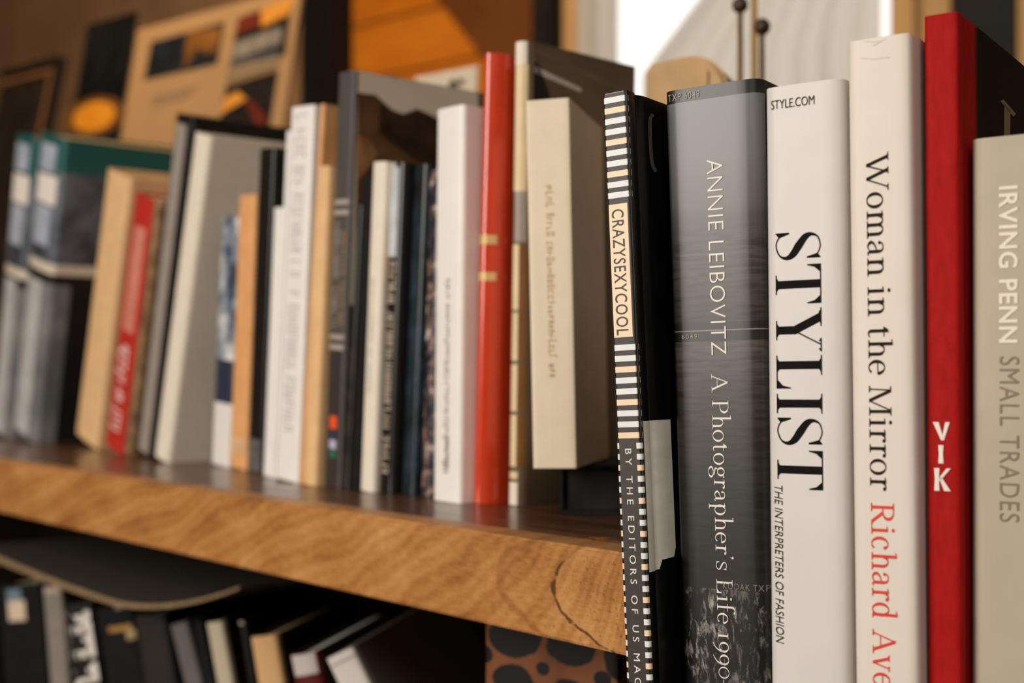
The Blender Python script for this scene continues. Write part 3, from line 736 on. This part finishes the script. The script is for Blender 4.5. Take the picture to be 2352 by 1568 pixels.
# upright run
g = NT('blue white photo jacket', .35, .5)
n = g.noise(26, g.obj, (1, 1, 1), 3)
c = g.ramp(n, [(.30, (24, 30, 40)), (.42, (60, 78, 100)), (.52, (150, 158, 166)), (.62, (226, 222, 216))])
cut = g.math('LESS_THAN', g.z, .058); cut2 = g.math('MULTIPLY', g.math('LESS_THAN', g.z, .098), g.math('GREATER_THAN', g.z, .058))
c = g.mix(cut2, c, (40, 48, 70)); BWP = g.out(g.mix(cut, c, (228, 222, 214)))
shelf_book('slim blue and white photo-spined book with white foot', (523, 1074), (548, 498), (484, 1070), BWP, D=.15)
b = shelf_book('orange-tan paperback between blue-white and black books', (563, 1080), (586, 446), (526, 1076), ORTAN, D=.16, t=.0006, oh=.0004)
b.print_('pale_scuff', [(.1, .9, 1005, 1040, mat('pale scuff', (214, 172, 128), .6, .3, .15, 90))])
b = shelf_book('black book with a grey foot to its spine', (600, 1088), (630, 338), (566, 1084), BLACK, D=.19)
b.print_('spine_foot', [(.1, .9, 1008, 1082, mat('scuffed grey print', (92, 90, 88), .5, .4, .2, 80))])
b = shelf_book('shorter thin white book just left of the tall white lettered book', (622, 1096), (648, 476), (602, 1091), WHITE, D=.16, t=.0006, oh=.0004)
b = shelf_book('thin white booklet with red mark at its foot, tight against a tall white book', (631, 1099), (665, 300), (622, 1097), WHITE, D=.17, t=.0006, oh=.0004)
b.print_('red_mark', [(.1, .9, 1010, 1062, mat('pale red print', (206, 110, 98), .5, .3, .05))])
b = shelf_book('tall white book with a column of pale grey lettering', (684, 1110), (722, 240), (632, 1101), WHITE, D=.19, rc=.002, bulge=.0006, pages=PAGESD)
b.letters(smudge_polys(46, 8), .28, .72, 262, 990, mat('pale grey ink', (192, 190, 188), .5, .3, .05))
b = shelf_book('narrow orange-brown slab for the warm shaded side of a white book', (694, 1112), (744, 238), (685, 1110), ORTAN, D=.18, t=.0006, oh=.0004)  # added slab, coloured like the white book's side in warm shade
b = shelf_book('tan book standing left of the tall dark grey banded book', (728, 1118), (760, 380), (695, 1112), TAN, D=.17, bulge=.001, pages=PAGESD)
# tall dark grey with landscape cover
b = gray = shelf_book('tall dark grey book with two pairs of pale bands and a mountain cover', (782, 1122), (818, 160), (736, 1117), GREYD, D=.21, rc=.002, bulge=.0004)
PB = mat('pale band print', (164, 152, 138), .5, .3, .05)
LOWD = mat('charcoal print', (50, 44, 41), .5, .4, .05)
b.print_('spine_field', [(.02, .98, 802, 1121, LOWD)], .0001)
for ya, yb in ((458, 470), (482, 493), (768, 779), (791, 803)): b.print_('spine_band', [(.0, 1, ya, yb, PB)], .0002)
b.letters(smudge_polys(24, 5), .18, .46, 512, 752, INKG); b.letters(smudge_polys(22, 6), .56, .84, 530, 745, mat('tan ink', (150, 122, 86), .5, .3, .05), name='subtitle_lettering')
b.print_('logo', [(.28, .72, 955, 984, mat('orange red print', (226, 84, 40), .5, .3, .03)), (.3, .72, 992, 1010, mat('navy print', (46, 52, 74), .5, .3, .03)), (.3, .72, 1010, 1030, mat('lilac print', (178, 172, 196), .5, .3, .03)), (.34, .72, 1034, 1050, mat('green print', (44, 104, 76), .5, .3, .03))])
SKY = mat('pale sky print', (214, 200, 178), .5, .3, .04, 20); MTN = mat('brown mountain print', (92, 62, 34), .5, .3, .3, 40); MTD = mat('dark mountain print', (50, 32, 18), .5, .3, .3, 40); ROCK = mat('tan rock print', (150, 106, 66), .5, .3, .3, 60)
b.board_print('board_photo', [([(800, 150), (1100, 170), (1100, 700), (800, 700)], SKY, 0), ([(815, 212), (862, 218), (900, 252), (925, 262), (958, 250), (985, 262), (1100, 320), (1100, 700), (815, 700)], MTN, 1),
    ([(872, 236), (900, 252), (925, 262), (958, 250), (985, 262), (1100, 330), (1100, 420), (960, 372), (900, 330), (870, 300)], MTD, 2), ([(818, 310), (850, 320), (866, 352), (850, 380), (818, 420)], ROCK, 2)])
# thin dark ones
b = shelf_book('thin black book with tan squares down its spine', (799, 1123), (832, 470), (783, 1121), BLACK, D=.16, t=.0012)
b.print_('spine_squares', [(.15, .85, y0, y1, mat('tan print', (150, 122, 88), .5, .3, .1)) for y0, y1 in ((800, 870), (898, 922), (950, 1000), (1040, 1118))])
b = shelf_book('plain thin black book left of a slim white book', (823, 1127), (853, 402), (801, 1125), BLACKM, D=.17)
b = shelf_book('slim white book with faint spine marks among dark books', (858, 1132), (888, 370), (826, 1128), CREAM, D=.16, bulge=.001)
b.letters(smudge_polys(20, 12), .38, .60, 640, 900, mat('faint grey ink', (186, 178, 168), .5, .3, .05))
g = NT('black jacket with head glare', .3, .5)
zt = g.smooth(g.z, .165, .215); glr = g.noise(40, g.obj, (2, 1, .4), 3)
BSJ = g.out(g.mix(g.math('MULTIPLY', zt, g.smooth(g.x, .012, .004)), (20, 18, 17), (206, 206, 202)))  # upper spine paled, glare painted into the jacket colour
b = shelf_book('black book with glare painted on its head and a column of pale capitals', (907, 1136), (937, 372), (866, 1132), BSJ, D=.17, bulge=.0015, rc=.003)
b.print_('head_patch', [(.08, .72, 385, 590, mat('painted head glare', (196, 200, 200), .3, .5, .12, 60)), (.02, .12, 560, 640, mat('amber print', (196, 120, 66), .5, .3, .1))])  # pale field is painted glare, the amber mark is print
b.letters(smudge_polys(34, 21), .30, .72, 600, 1085, mat('tan silver ink', (196, 178, 156), .4, .4, .05), mode='up')
g = NT('dark teal jacket', .35, .5)
n = g.noise(30, g.obj, (1, 1, 1), 4)
TEAL = g.out(g.ramp(n, [(.35, (12, 14, 16)), (.5, (24, 40, 44)), (.6, (44, 54, 70)), (.72, (96, 96, 98))]))
b = shelf_book('dark teal and black book with a mottled spine', (953, 1138), (984, 376), (913, 1136), TEAL, D=.17, bulge=.001)
g = NT('speckled jacket', .3, .5)
n = g.noise(95, g.obj, (1, 1, .8), 5, .7); n3 = g.noise(20, g.obj)
c = g.ramp(n, [(.40, (22, 24, 34)), (.50, (70, 66, 72)), (.57, (150, 110, 88)), (.64, (226, 222, 220))])
SPEC = g.out(g.mix(g.math('MULTIPLY', g.smooth(n3, .5, .6), .5), c, (40, 40, 58)))
b = shelf_book('narrow speckled navy and orange book against a bright white book', (989, 1142), (1010, 388), (958, 1139), SPEC, D=.16)
# bright white, red, bamboo
b = shelf_book('bright white book with faint grey line of text next to a red spine', (1061, 1158), (1070, 238), (993, 1154), WHITE, D=.12, rc=.003, bulge=.0006, pages=PAGESW)
b.letters(smudge_polys(44, 31, 'l'), .42, .60, 640, 1085, INKG, mode='up')
b.letters(smudge_polys(9, 33, 'l'), .40, .62, 1000, 1075, mat('dark grey ink', (96, 92, 88), .5, .3, .05), mode='up', name='author_lettering')
REDG = mat('gloss vermilion', (198, 58, 26), .24, .5, .05, coat=.5); GOLD = mat('gilt ring', (226, 190, 128), .3, .5, .08, metal=.4)
b = shelf_book('glossy vermilion book with round spine and two gilt rings', (1132, 1160), (1158, 120), (1085, 1158), REDG, D=.055, rc=.0085, bulge=.006, seg=24)
for ya, yb in ((541, 562), (626, 645)): b.print_('gilt_ring', [(.0, 1, ya, yb, GOLD)], .0004)
g = NT('bamboo print', .4, .4)
CRSP = mat('cream bamboo print', (218, 194, 152), .45, .4, .06); BRN = mat('bamboo brown print', (120, 80, 38), .5, .4, .1)
DKC = NT('dark cover spine', .4, .4)
bam = b = shelf_book('tall cream bamboo-patterned spine with dark cover behind the beige book', (1200, 1163), (1215, 93), (1162, 1161), mat('grey brown jacket', (104, 87, 68), .5, .3, .12, 20), D=.105, yaw=.05, rc=.004, bulge=.0035, seg=16)
rr = [(.0, 1, 94, 150, CREAM), (.0, .3, 150, 440, BRN), (.3, 1, 150, 440, CRSP), (.42, .95, 440, 556, GREYM)]
for ya, yb in ((562, 712), (718, 828), (836, 944), (952, 1070)): rr += [(.03, .30, ya, yb, BRN), (.30, .72, ya, yb, CRSP), (.72, .98, ya, yb, BRN)]
rr += [(.10, .8, 1082, 1098, CRSP), (.10, .8, 1106, 1163, CREAM)]
b.print_('spine_print', rr)
WLINE = mat('white line print', (206, 196, 180), .5, .3, .05)
DKB = mat('dark blotch print', (30, 27, 25), .5, .3, .2, 30)
b.board_print('board_print', [([(1214, 140), (1238, 148), (1262, 215), (1268, 420), (1214, 420)], DKB), ([(1224, 150), (1335, 203), (1335, 212), (1224, 166)], WLINE), ([(1222, 106), (1440, 210), (1440, 218), (1222, 118)], mat('grey brown print', (110, 96, 80), .5, .3, .1))])
# black flat book and the beige book on it
p0 = shelf_pt(1205, .075, ZT)
sB = nrm(.966, -.257); cB = Vector((-sB.y, sB.x, 0))
hb = .0300
bl = at(1222, 1075, .765)
Of = bl+sB*.006+cB*.045; Of.z = ZT
fb = empty('book', frame_mat(Of, sB, cB, Vector((0, 0, 1))), 'black book lying flat under the upright beige book', 'book', SG)
wF, dF = .105, .075
zb_ = bl.z-ZT-.0004
bm = bmesh.new(); box(bm, 0, wF, 0, dF, 0, .003); box(bm, 0, wF, 0, dF, zb_-.003, zb_); box(bm, 0, .003, 0, dF, .003, zb_-.003); bevel(bm, .0006, 1); new_obj('cover', bm, BLACKM, fb)
bm = bmesh.new(); box(bm, .0034, wF-.004, .003, dF-.003, .0032, zb_-.0032); new_obj('page_block', bm, mat('black edged pages', (24, 21, 18), .8, .2, .2), fb)
b = Book('upright beige book with faint gilt lettering, standing on a flat black book', bl, sB, ((1325, 1075), (1308, 224)), (1223, 1076), bl.z, .10, BEIGE, SG, rc=.0015, t=.002, oh=.002)
b.letters(smudge_polys(38, 41, 'l'), .42, .60, 425, 865, mat('faint gilt ink', (196, 168, 124), .5, .3, .05), name='gilt_lettering')

# ------------------------------------------------------------------ things at the back of the shelf
def panel(name, label, cat, base_px, v, yaw_s, back, w, h, th, m, group=None, right=None, top=None):
    """upright board standing on the shelf top, leaning back; returns root and pixel->local mapper"""
    O = shelf_pt(base_px, v, ZT+.0003); c = Vector((-yaw_s.y, yaw_s.x, 0))
    ez = Vector((0, 0, 1))*math.cos(back)+c*math.sin(back); ey = c*math.cos(back)-Vector((0, 0, 1))*math.sin(back)
    if back > 0: O.z += th*math.sin(back)
    root = empty(name, frame_mat(O, yaw_s, ey, ez), label, cat, group)
    def loc(px, py):
        d = ray(px, py); k = (O-CAM).dot(ey)/d.dot(ey); p = CAM+d*k-O; return p.dot(yaw_s), p.dot(ez)
    if right: w = loc(*right)[0]
    if top: h = loc(*top)[1]
    bm = bmesh.new(); box(bm, 0, w, 0, th, 0, h); new_obj('board', bm, m, root)
    return root, loc
def flats(name, root, items, off=.0008):
    bm = bmesh.new(); ms = []
    for i, (pts, m) in enumerate(items):
        if m not in ms: ms.append(m)
        f = bm.faces.new([bm.verts.new((x, -off-.0002*i, z)) for x, z in pts]); f.material_index = ms.index(m); f.normal_update()
        if f.normal.y > 0: f.normal_flip()
    return new_obj(name, bm, ms, root)
sP = nrm(.783, -.623)
POST = mat('tan card', (160, 124, 84), .8, .2, .04, 8)
B_ = math.radians(10)
rt, loc = panel('poster', 'tan poster board with three photographs leaning behind the shelf books', 'poster', 176, .37, sP, B_, .272, .66, .006, POST, right=(668, 160))
NAVY = mat('navy print', (46, 52, 74), .5); DKN = mat('dark navy photo print', (16, 22, 28), .5, .3, .3, 30)
GLD = mat('golden brown photo print', (116, 72, 26), .5, .3, .35, 30); REDP = mat('dark red photo print', (96, 30, 14), .5, .3, .2, 30)
ORP = mat('orange photo print', (206, 138, 48), .5, .3, .15, 30); DKP = mat('near black photo print', (22, 16, 12), .5, .3, .3, 30)
CLD = mat('cloud grey photo print', (128, 118, 106), .5, .3, .3, 40); BLG = mat('blue grey photo print', (84, 88, 92), .5, .3, .2, 30); GRM = mat('taupe photo print', (132, 110, 84), .5, .3, .1, 30)
P = lambda *a: [loc(*q) for q in a]
flats('photo', rt, [(P((348, 97), (516, 50), (500, 146), (332, 184)), DKN), (P((432, 74), (510, 62), (498, 128), (420, 160)), GLD), (P((440, 135), (455, 112), (478, 125), (495, 110), (494, 147), (420, 165)), DKN)])
flats('photo', rt, [(P((548, 42), (672, -6), (655, 128), (528, 156)), DKP), (P((548, 42), (604, 24), (598, 60), (542, 78)), REDP), (P((600, 22), (676, -8), (664, 34), (602, 62)), ORP), (P((536, 100), (650, 62), (646, 100), (532, 138)), CLD), (P((530, 142), (645, 118), (643, 128), (527, 152)), BLG), (P((526, 156), (642, 130), (638, 152), (522, 190)), GRM)])
flats('photo', rt, [(P((520, 198), (640, 160), (622, 280), (612, 302), (590, 300), (505, 282)), DKP), (P((520, 224), (548, 210), (576, 236), (560, 232), (508, 262)), ORP), (P((560, 228), (580, 232), (618, 270), (608, 290), (590, 285)), REDP)])
flats('caption_lettering', rt, [(P((350, 225), (455, 196), (453, 202), (349, 231)), GRM), (P((352, 236), (440, 212), (438, 218), (351, 242)), GRM)])
rt, loc = panel('poster', 'dark night poster with an amber glow, left of the tan poster board', 'poster', 56, .42, sP, B_, .150, .62, .006, mat('night blue black print', (7, 8, 10), .7, .12, .3, 12), top=(185, 62))
cx, cy = 217, 268
AMB = mat('amber glow print', (196, 126, 26), .6, .3, .1, 10); AMB2 = mat('brown amber print', (96, 58, 16), .6, .3, .2, 10)
flats('moon_print', rt, [([loc(cx+70*math.cos(a*.314), cy+46*math.sin(a*.314)-12*math.cos(a*.314)) for a in range(20)], AMB2), ([loc(cx+48*math.cos(a*.314), cy+34*math.sin(a*.314)-9*math.cos(a*.314)) for a in range(20)], AMB)])
# framed picture at far left
rt, loc = panel('picture_frame', 'dark framed picture at the far left behind the slate volumes', 'picture frame', -150, .47, sP, math.radians(12), .20, .47, .012, mat('dark brown picture', (30, 22, 16), .6, .3, .3, 14), right=(118, 220), top=(30, 172))
fw, ft = loc(118, 220)[0], loc(30, 172)[1]
bm = bmesh.new(); box(bm, fw, fw+.014, -.008, .014, 0, ft+.014); new_obj('frame_stile', bm, mat('dark frame timber', (22, 17, 14), .6, .3, .2), rt)
bm = bmesh.new(); box(bm, 0, fw, -.008, .014, ft, ft+.014); new_obj('frame_rail', bm, mat('dark frame timber', (22, 17, 14), .6, .3, .2), rt)
bm = bmesh.new(); box(bm, fw-.016, fw-.0003, -.006, 0, .0, ft-.012); new_obj('fillet', bm, mat('brown fillet timber', (120, 82, 48), .6, .3, .2, 20), rt)
bm = bmesh.new(); box(bm, .0, fw-.017, -.006, 0, ft-.022, ft-.012); new_obj('fillet', bm, mat('brown fillet timber', (120, 82, 48), .6, .3, .2, 20), rt)
# pale card behind the grey book
rt, loc = panel('card', 'pale card with dark spots standing behind the mountain-covered book', 'card', 912, .40, sP, math.radians(4), .105, .353, .003, mat('pale card', (206, 190, 168), .8, .2, .05), right=(1096, 170), top=(960, 176))
SPT = mat('dark grey spot print', (78, 68, 58), .6, .3, .1)
flats('spot_print', rt, [([loc(cx_+rx*math.cos(a*.42), cy_+ry*math.sin(a*.42)) for a in range(15)], SPT) for cx_, cy_, rx, ry in ((1042, 196, 11, 13), (1004, 204, 8, 8), (1060, 188, 7, 8))])
# tan rounded box and brass rods
LEA = mat('tan leather', (186, 150, 104), .6, .3, .08, 40, .2)
bx0 = at(1482, 700, .90); bx0.z = ZT
rt = empty('storage_box', frame_mat(bx0, nrm(.93, -.36), nrm(.36, .93), Vector((0, 0, 1))), 'tan round-shouldered box behind the front row, below the window', 'box')
bm = bmesh.new(); hB = H+.215-ZT; wB = .057; pr = [(0, 0), (wB, 0), (wB, hB-.026)]
pr += [(wB-.026+.026*math.cos(a), hB-.026+.026*math.sin(a)) for a in [i*math.pi/16 for i in range(1, 9)]]
pr += [(.004, hB-.003), (0, hB-.008)]
a = [bm.verts.new((x, 0, z)) for x, z in pr]; b_ = [bm.verts.new((x, .05, z)) for x, z in pr]
bm.faces.new(a); bm.faces.new(b_[::-1])
for i in range(len(pr)): bm.faces.new((a[i], b_[i], b_[(i+1)%len(pr)], a[(i+1)%len(pr)]))
bmesh.ops.recalc_face_normals(bm, faces=bm.faces); bmesh.ops.bevel(bm, geom=[e for e in bm.edges if abs(e.verts[0].co.y-e.verts[1].co.y) < 1e-6], offset=.003, segments=2, affect='EDGES')
new_obj('body', bm, LEA, rt, False)
bm = bmesh.new(); box(bm, wB*.76, wB*.78, -.0008, 0.0, .01, hB-.012); new_obj('seam', bm, mat('brown stitching', (128, 92, 54), .7), rt)
BRASS = mat('aged brass', (150, 116, 66), .35, .5, .1, metal=.7); KNOB = mat('dark bronze', (62, 46, 30), .4, .5, .2, metal=.3)
rb = at(1726, 700, 1.0); rb.z = ZT
rt = empty('brass_stand', frame_mat(rb, Vector((1, 0, 0)), Vector((0, 1, 0)), Vector((0, 0, 1))), 'brass stand of thin rods with two dark ball tips before the window', 'stand')
bm = bmesh.new(); lathe(bm, [(.03, 0), (.03, .006), (.024, .01), (.006, .013)]); new_obj('base', bm, BRASS, rt, False)
for px_, py_, rad in ((1700, 12, .0062), (1750, 62, .0066)):
    x = (px_-1726)/F; z = H+(HZ-py_)/F-ZT
    bm = bmesh.new(); lathe(bm, [(.0021, .0095), (.0021, z-rad*.7)], 12, x, 0); ro = new_obj('rod', bm, BRASS, rt, True)
    bm = bmesh.new(); lathe(bm, [(rad*math.sin(max(.05, t*math.pi/10)), z-rad*math.cos(t*math.pi/10)) for t in range(10)]+[(rad*.05, z+rad)], 18, x, 0); new_obj('ball_tip', bm, KNOB, ro, True)
bm = bmesh.new(); box(bm, .000, .0046, -.001, .001, .009, H+.31-ZT); new_obj('flat_bar', bm, BRASS, rt)

# ------------------------------------------------------------------ lower shelf
LG = 'books on the lower shelf'
sL = nrm(.972, -.235)
def two_tone(key, spine, board):
    g = NT(key, .6, .25)
    return g.out(g.mix(g.math('GREATER_THAN', g.y, .007), spine, board))
def low(label, right, left, v, cover, D=.18, **kw):
    return Book(label, shelf_pt(right[1][0], v, 0), sL, right, left, ZL+.0002, D, cover, LG, **kw)
CH = mat('charcoal cloth', (38, 34, 32), .7, .25, .1)
b = low('black book with a pale oval on its spine, leftmost on the lower shelf', ((110, 1568), (90, 1338)), (-10, 1340), .10, BLACKM)
b.print_('spine_oval', [(.22, .55, 1352, 1378, mat('blue grey oval print', (104, 124, 136), .5, .3, .2, 60)), (.22, .62, 1378, 1425, mat('pale oval print', (206, 184, 160), .5, .3, .1, 60))])
b = low('pale grey spined book with pinkish head on the lower shelf', ((158, 1568), (140, 1346)), (96, 1347), .10, mat('warm grey jacket', (134, 124, 114), .6, .3, .08))
b.print_('head_band', [(.0, 1, 1346, 1362, mat('pinkish paper', (196, 172, 156), .6, .3, .05))])
b = low('black book with huge white capitals on its spine, lower shelf', ((234, 1568), (207, 1382)), (143, 1388), .10, BLACK)
b.letters(font_polys('PETE TU', .055, 1.02), .08, .90, 1404, 1590, INKW, cap=.73)
b = low('black book with a pale bead of wear above gold marks, lower shelf', ((330, 1568), (300, 1385)), (212, 1390), .105, BLACKM)
b.print_('gold_marks', [(.28, .9, 1437, 1450, mat('gold print', (170, 122, 60), .4, .4, .3, 90)), (.72, .98, 1450, 1472, mat('pale gold print', (160, 140, 96), .4, .4, .3, 90))])
b.print_('worn_spot', [(.55, .72, 1389, 1400, mat('worn paper', (170, 150, 130), .6, .3, .1))])
b = low('plain charcoal book left of the mid-grey book, lower shelf', ((402, 1568), (377, 1405)), (305, 1412), .105, CH)
b = low('mid-grey leaning book on the lower shelf', ((476, 1568), (440, 1424)), (383, 1428), .10, mat('grey cloth', (104, 97, 93), .7, .2, .08))
b = low('thin black book between grey and cream books, lower shelf', ((494, 1568), (464, 1424)), (444, 1426), .10, BLACKM, width=.014)
b = low('cream spined leaning book on the lower shelf', ((556, 1568), (530, 1422)), (470, 1433), .085, two_tone('cream spine dark boards', (186, 172, 148), (26, 22, 19)))
b = low('black book with a pale worn corner beside the cream book, lower shelf', ((588, 1568), (566, 1424)), (534, 1428), .10, BLACK)
b.print_('worn_corner', [(.05, .6, 1424, 1434, mat('worn paper', (170, 150, 130), .6, .3, .1))])
b = low('short tan leaning book on the lower shelf', ((652, 1568), (634, 1456)), (572, 1464), .09, two_tone('tan spine brown boards', (208, 164, 112), (44, 33, 22)), bulge=.001, pages=PAGESD)
MAR = mat('maroon jacket', (92, 20, 16), .45, .4, .1)
b = low('maroon book with grey-white head, left of the white leaning book', ((742, 1568), (727, 1494)), (662, 1512), .085, two_tone('maroon spine black boards', (92, 20, 16), (30, 16, 14)), bulge=.003, pages=PAGESW)
b.print_('head_print', [(.0, 1, 1495, 1548, mat('grey white jacket', (196, 186, 178), .5, .35, .06))])
GC = NT('white spine grey boards', .5, .4)
GCM = GC.out(GC.mix(GC.math('GREATER_THAN', GC.y, .009), (216, 208, 198), (150, 145, 138)))
b = low('white spined leaning book with a large dark grey cover, lower shelf', ((834, 1568), (797, 1490)), (727, 1505), .075, GCM, D=.27)
b.print_('spine_line', [(.1, .95, 1516, 1520, INKG)])
# spotted box
g = NT('giraffe spotted board', .6, .3)
p0 = at(1113, 1500, .80); p0.z = ZL+.0002
def gloc(px, py):
    d = ray(px, py); k = (p0-CAM).dot(c2)/d.dot(c2); q = CAM+d*k-p0; return q.dot(s2), q.z
nz = g.math('MULTIPLY', g.math('SUBTRACT', g.noise(70), .5), .5); best = None
for px_, py_, rx, ry in ((1183, 1462, 62, 50), (1312, 1486, 60, 44), (1178, 1566, 50, 42), (1246, 1535, 16, 16), (1384, 1560, 20, 20), (1426, 1512, 40, 52), (1108, 1502, 24, 22), (1309, 1584, 34, 26), (1245, 1630, 40, 46), (1120, 1640, 36, 40), (1350, 1660, 50, 44), (1240, 1425, 16, 14), (1390, 1440, 34, 26)):
    X_, Z_ = gloc(px_, py_); kx = abs(gloc(px_+rx, py_)[0]-X_); kz = abs(gloc(px_, py_+ry)[1]-Z_)
    d_ = g.math('SQRT', g.math('ADD', g.math('POWER', g.math('ABSOLUTE', g.math('DIVIDE', g.math('SUBTRACT', g.x, X_), kx)), 2), g.math('POWER', g.math('ABSOLUTE', g.math('DIVIDE', g.math('SUBTRACT', g.z, Z_), kz)), 2)))
    best = d_ if best is None else g.math('MINIMUM', best, d_)
f = g.smooth(g.math('ADD', best, nz), .94, 1.04)
GIR = g.out(g.mix(f, (14, 11, 9), g.ramp(g.noise(30), [(.3, (104, 58, 28)), (.7, (138, 84, 44))])))
rt = empty('storage_box', frame_mat(p0, s2, c2, Vector((0, 0, 1))), 'brown box with black giraffe-like blotches under the shelf end', 'box')
bm = bmesh.new(); box(bm, 0, .093, 0, .10, 0, ZU-ZL-.006); bevel(bm, .003, 2); new_obj('body', bm, GIR, rt)
# sagging magazine lying over the tops of the lower books
MC = mat('dark magazine cover', (84, 78, 70), .5, .4, .06); MP = mat('magazine page edges', (150, 124, 92), .8, .2, .1)
bm = bmesh.new(); nx = 30
def mag(i, y, dz):
    k = i/nx; px_ = -60+k*610
    p = shelf_pt(px_, .07, 0); z = H-.217-.006*math.sin(math.pi*k)+.055*max(0, k-.52)**1.5*2.2+.01*max(0, .3-k)
    q = p+c1*y; q.z = z+dz+.10*y*max(0, k-.3)
    return q
th = .008
g4 = [[bm.verts.new(mag(i, y, dz*(1-.75*i/nx))) for i in range(nx+1)] for y, dz in ((0, 0), (0, th), (.21, th), (.21, 0))]
for j in range(4):
    a, c_ = g4[j], g4[(j+1)%4]
    for i in range(nx): bm.faces.new((a[i], a[i+1], c_[i+1], c_[i])).material_index = 1 if j == 0 else 0
bm.faces.new([r[0] for r in g4]); bm.faces.new([r[-1] for r in g4][::-1])
bmesh.ops.recalc_face_normals(bm, faces=bm.faces)
o = new_obj('magazine', bm, [MC, MP], None, False)
tag(o, 'limp dark magazine sagging across the tops of the lower shelf books', 'magazine')
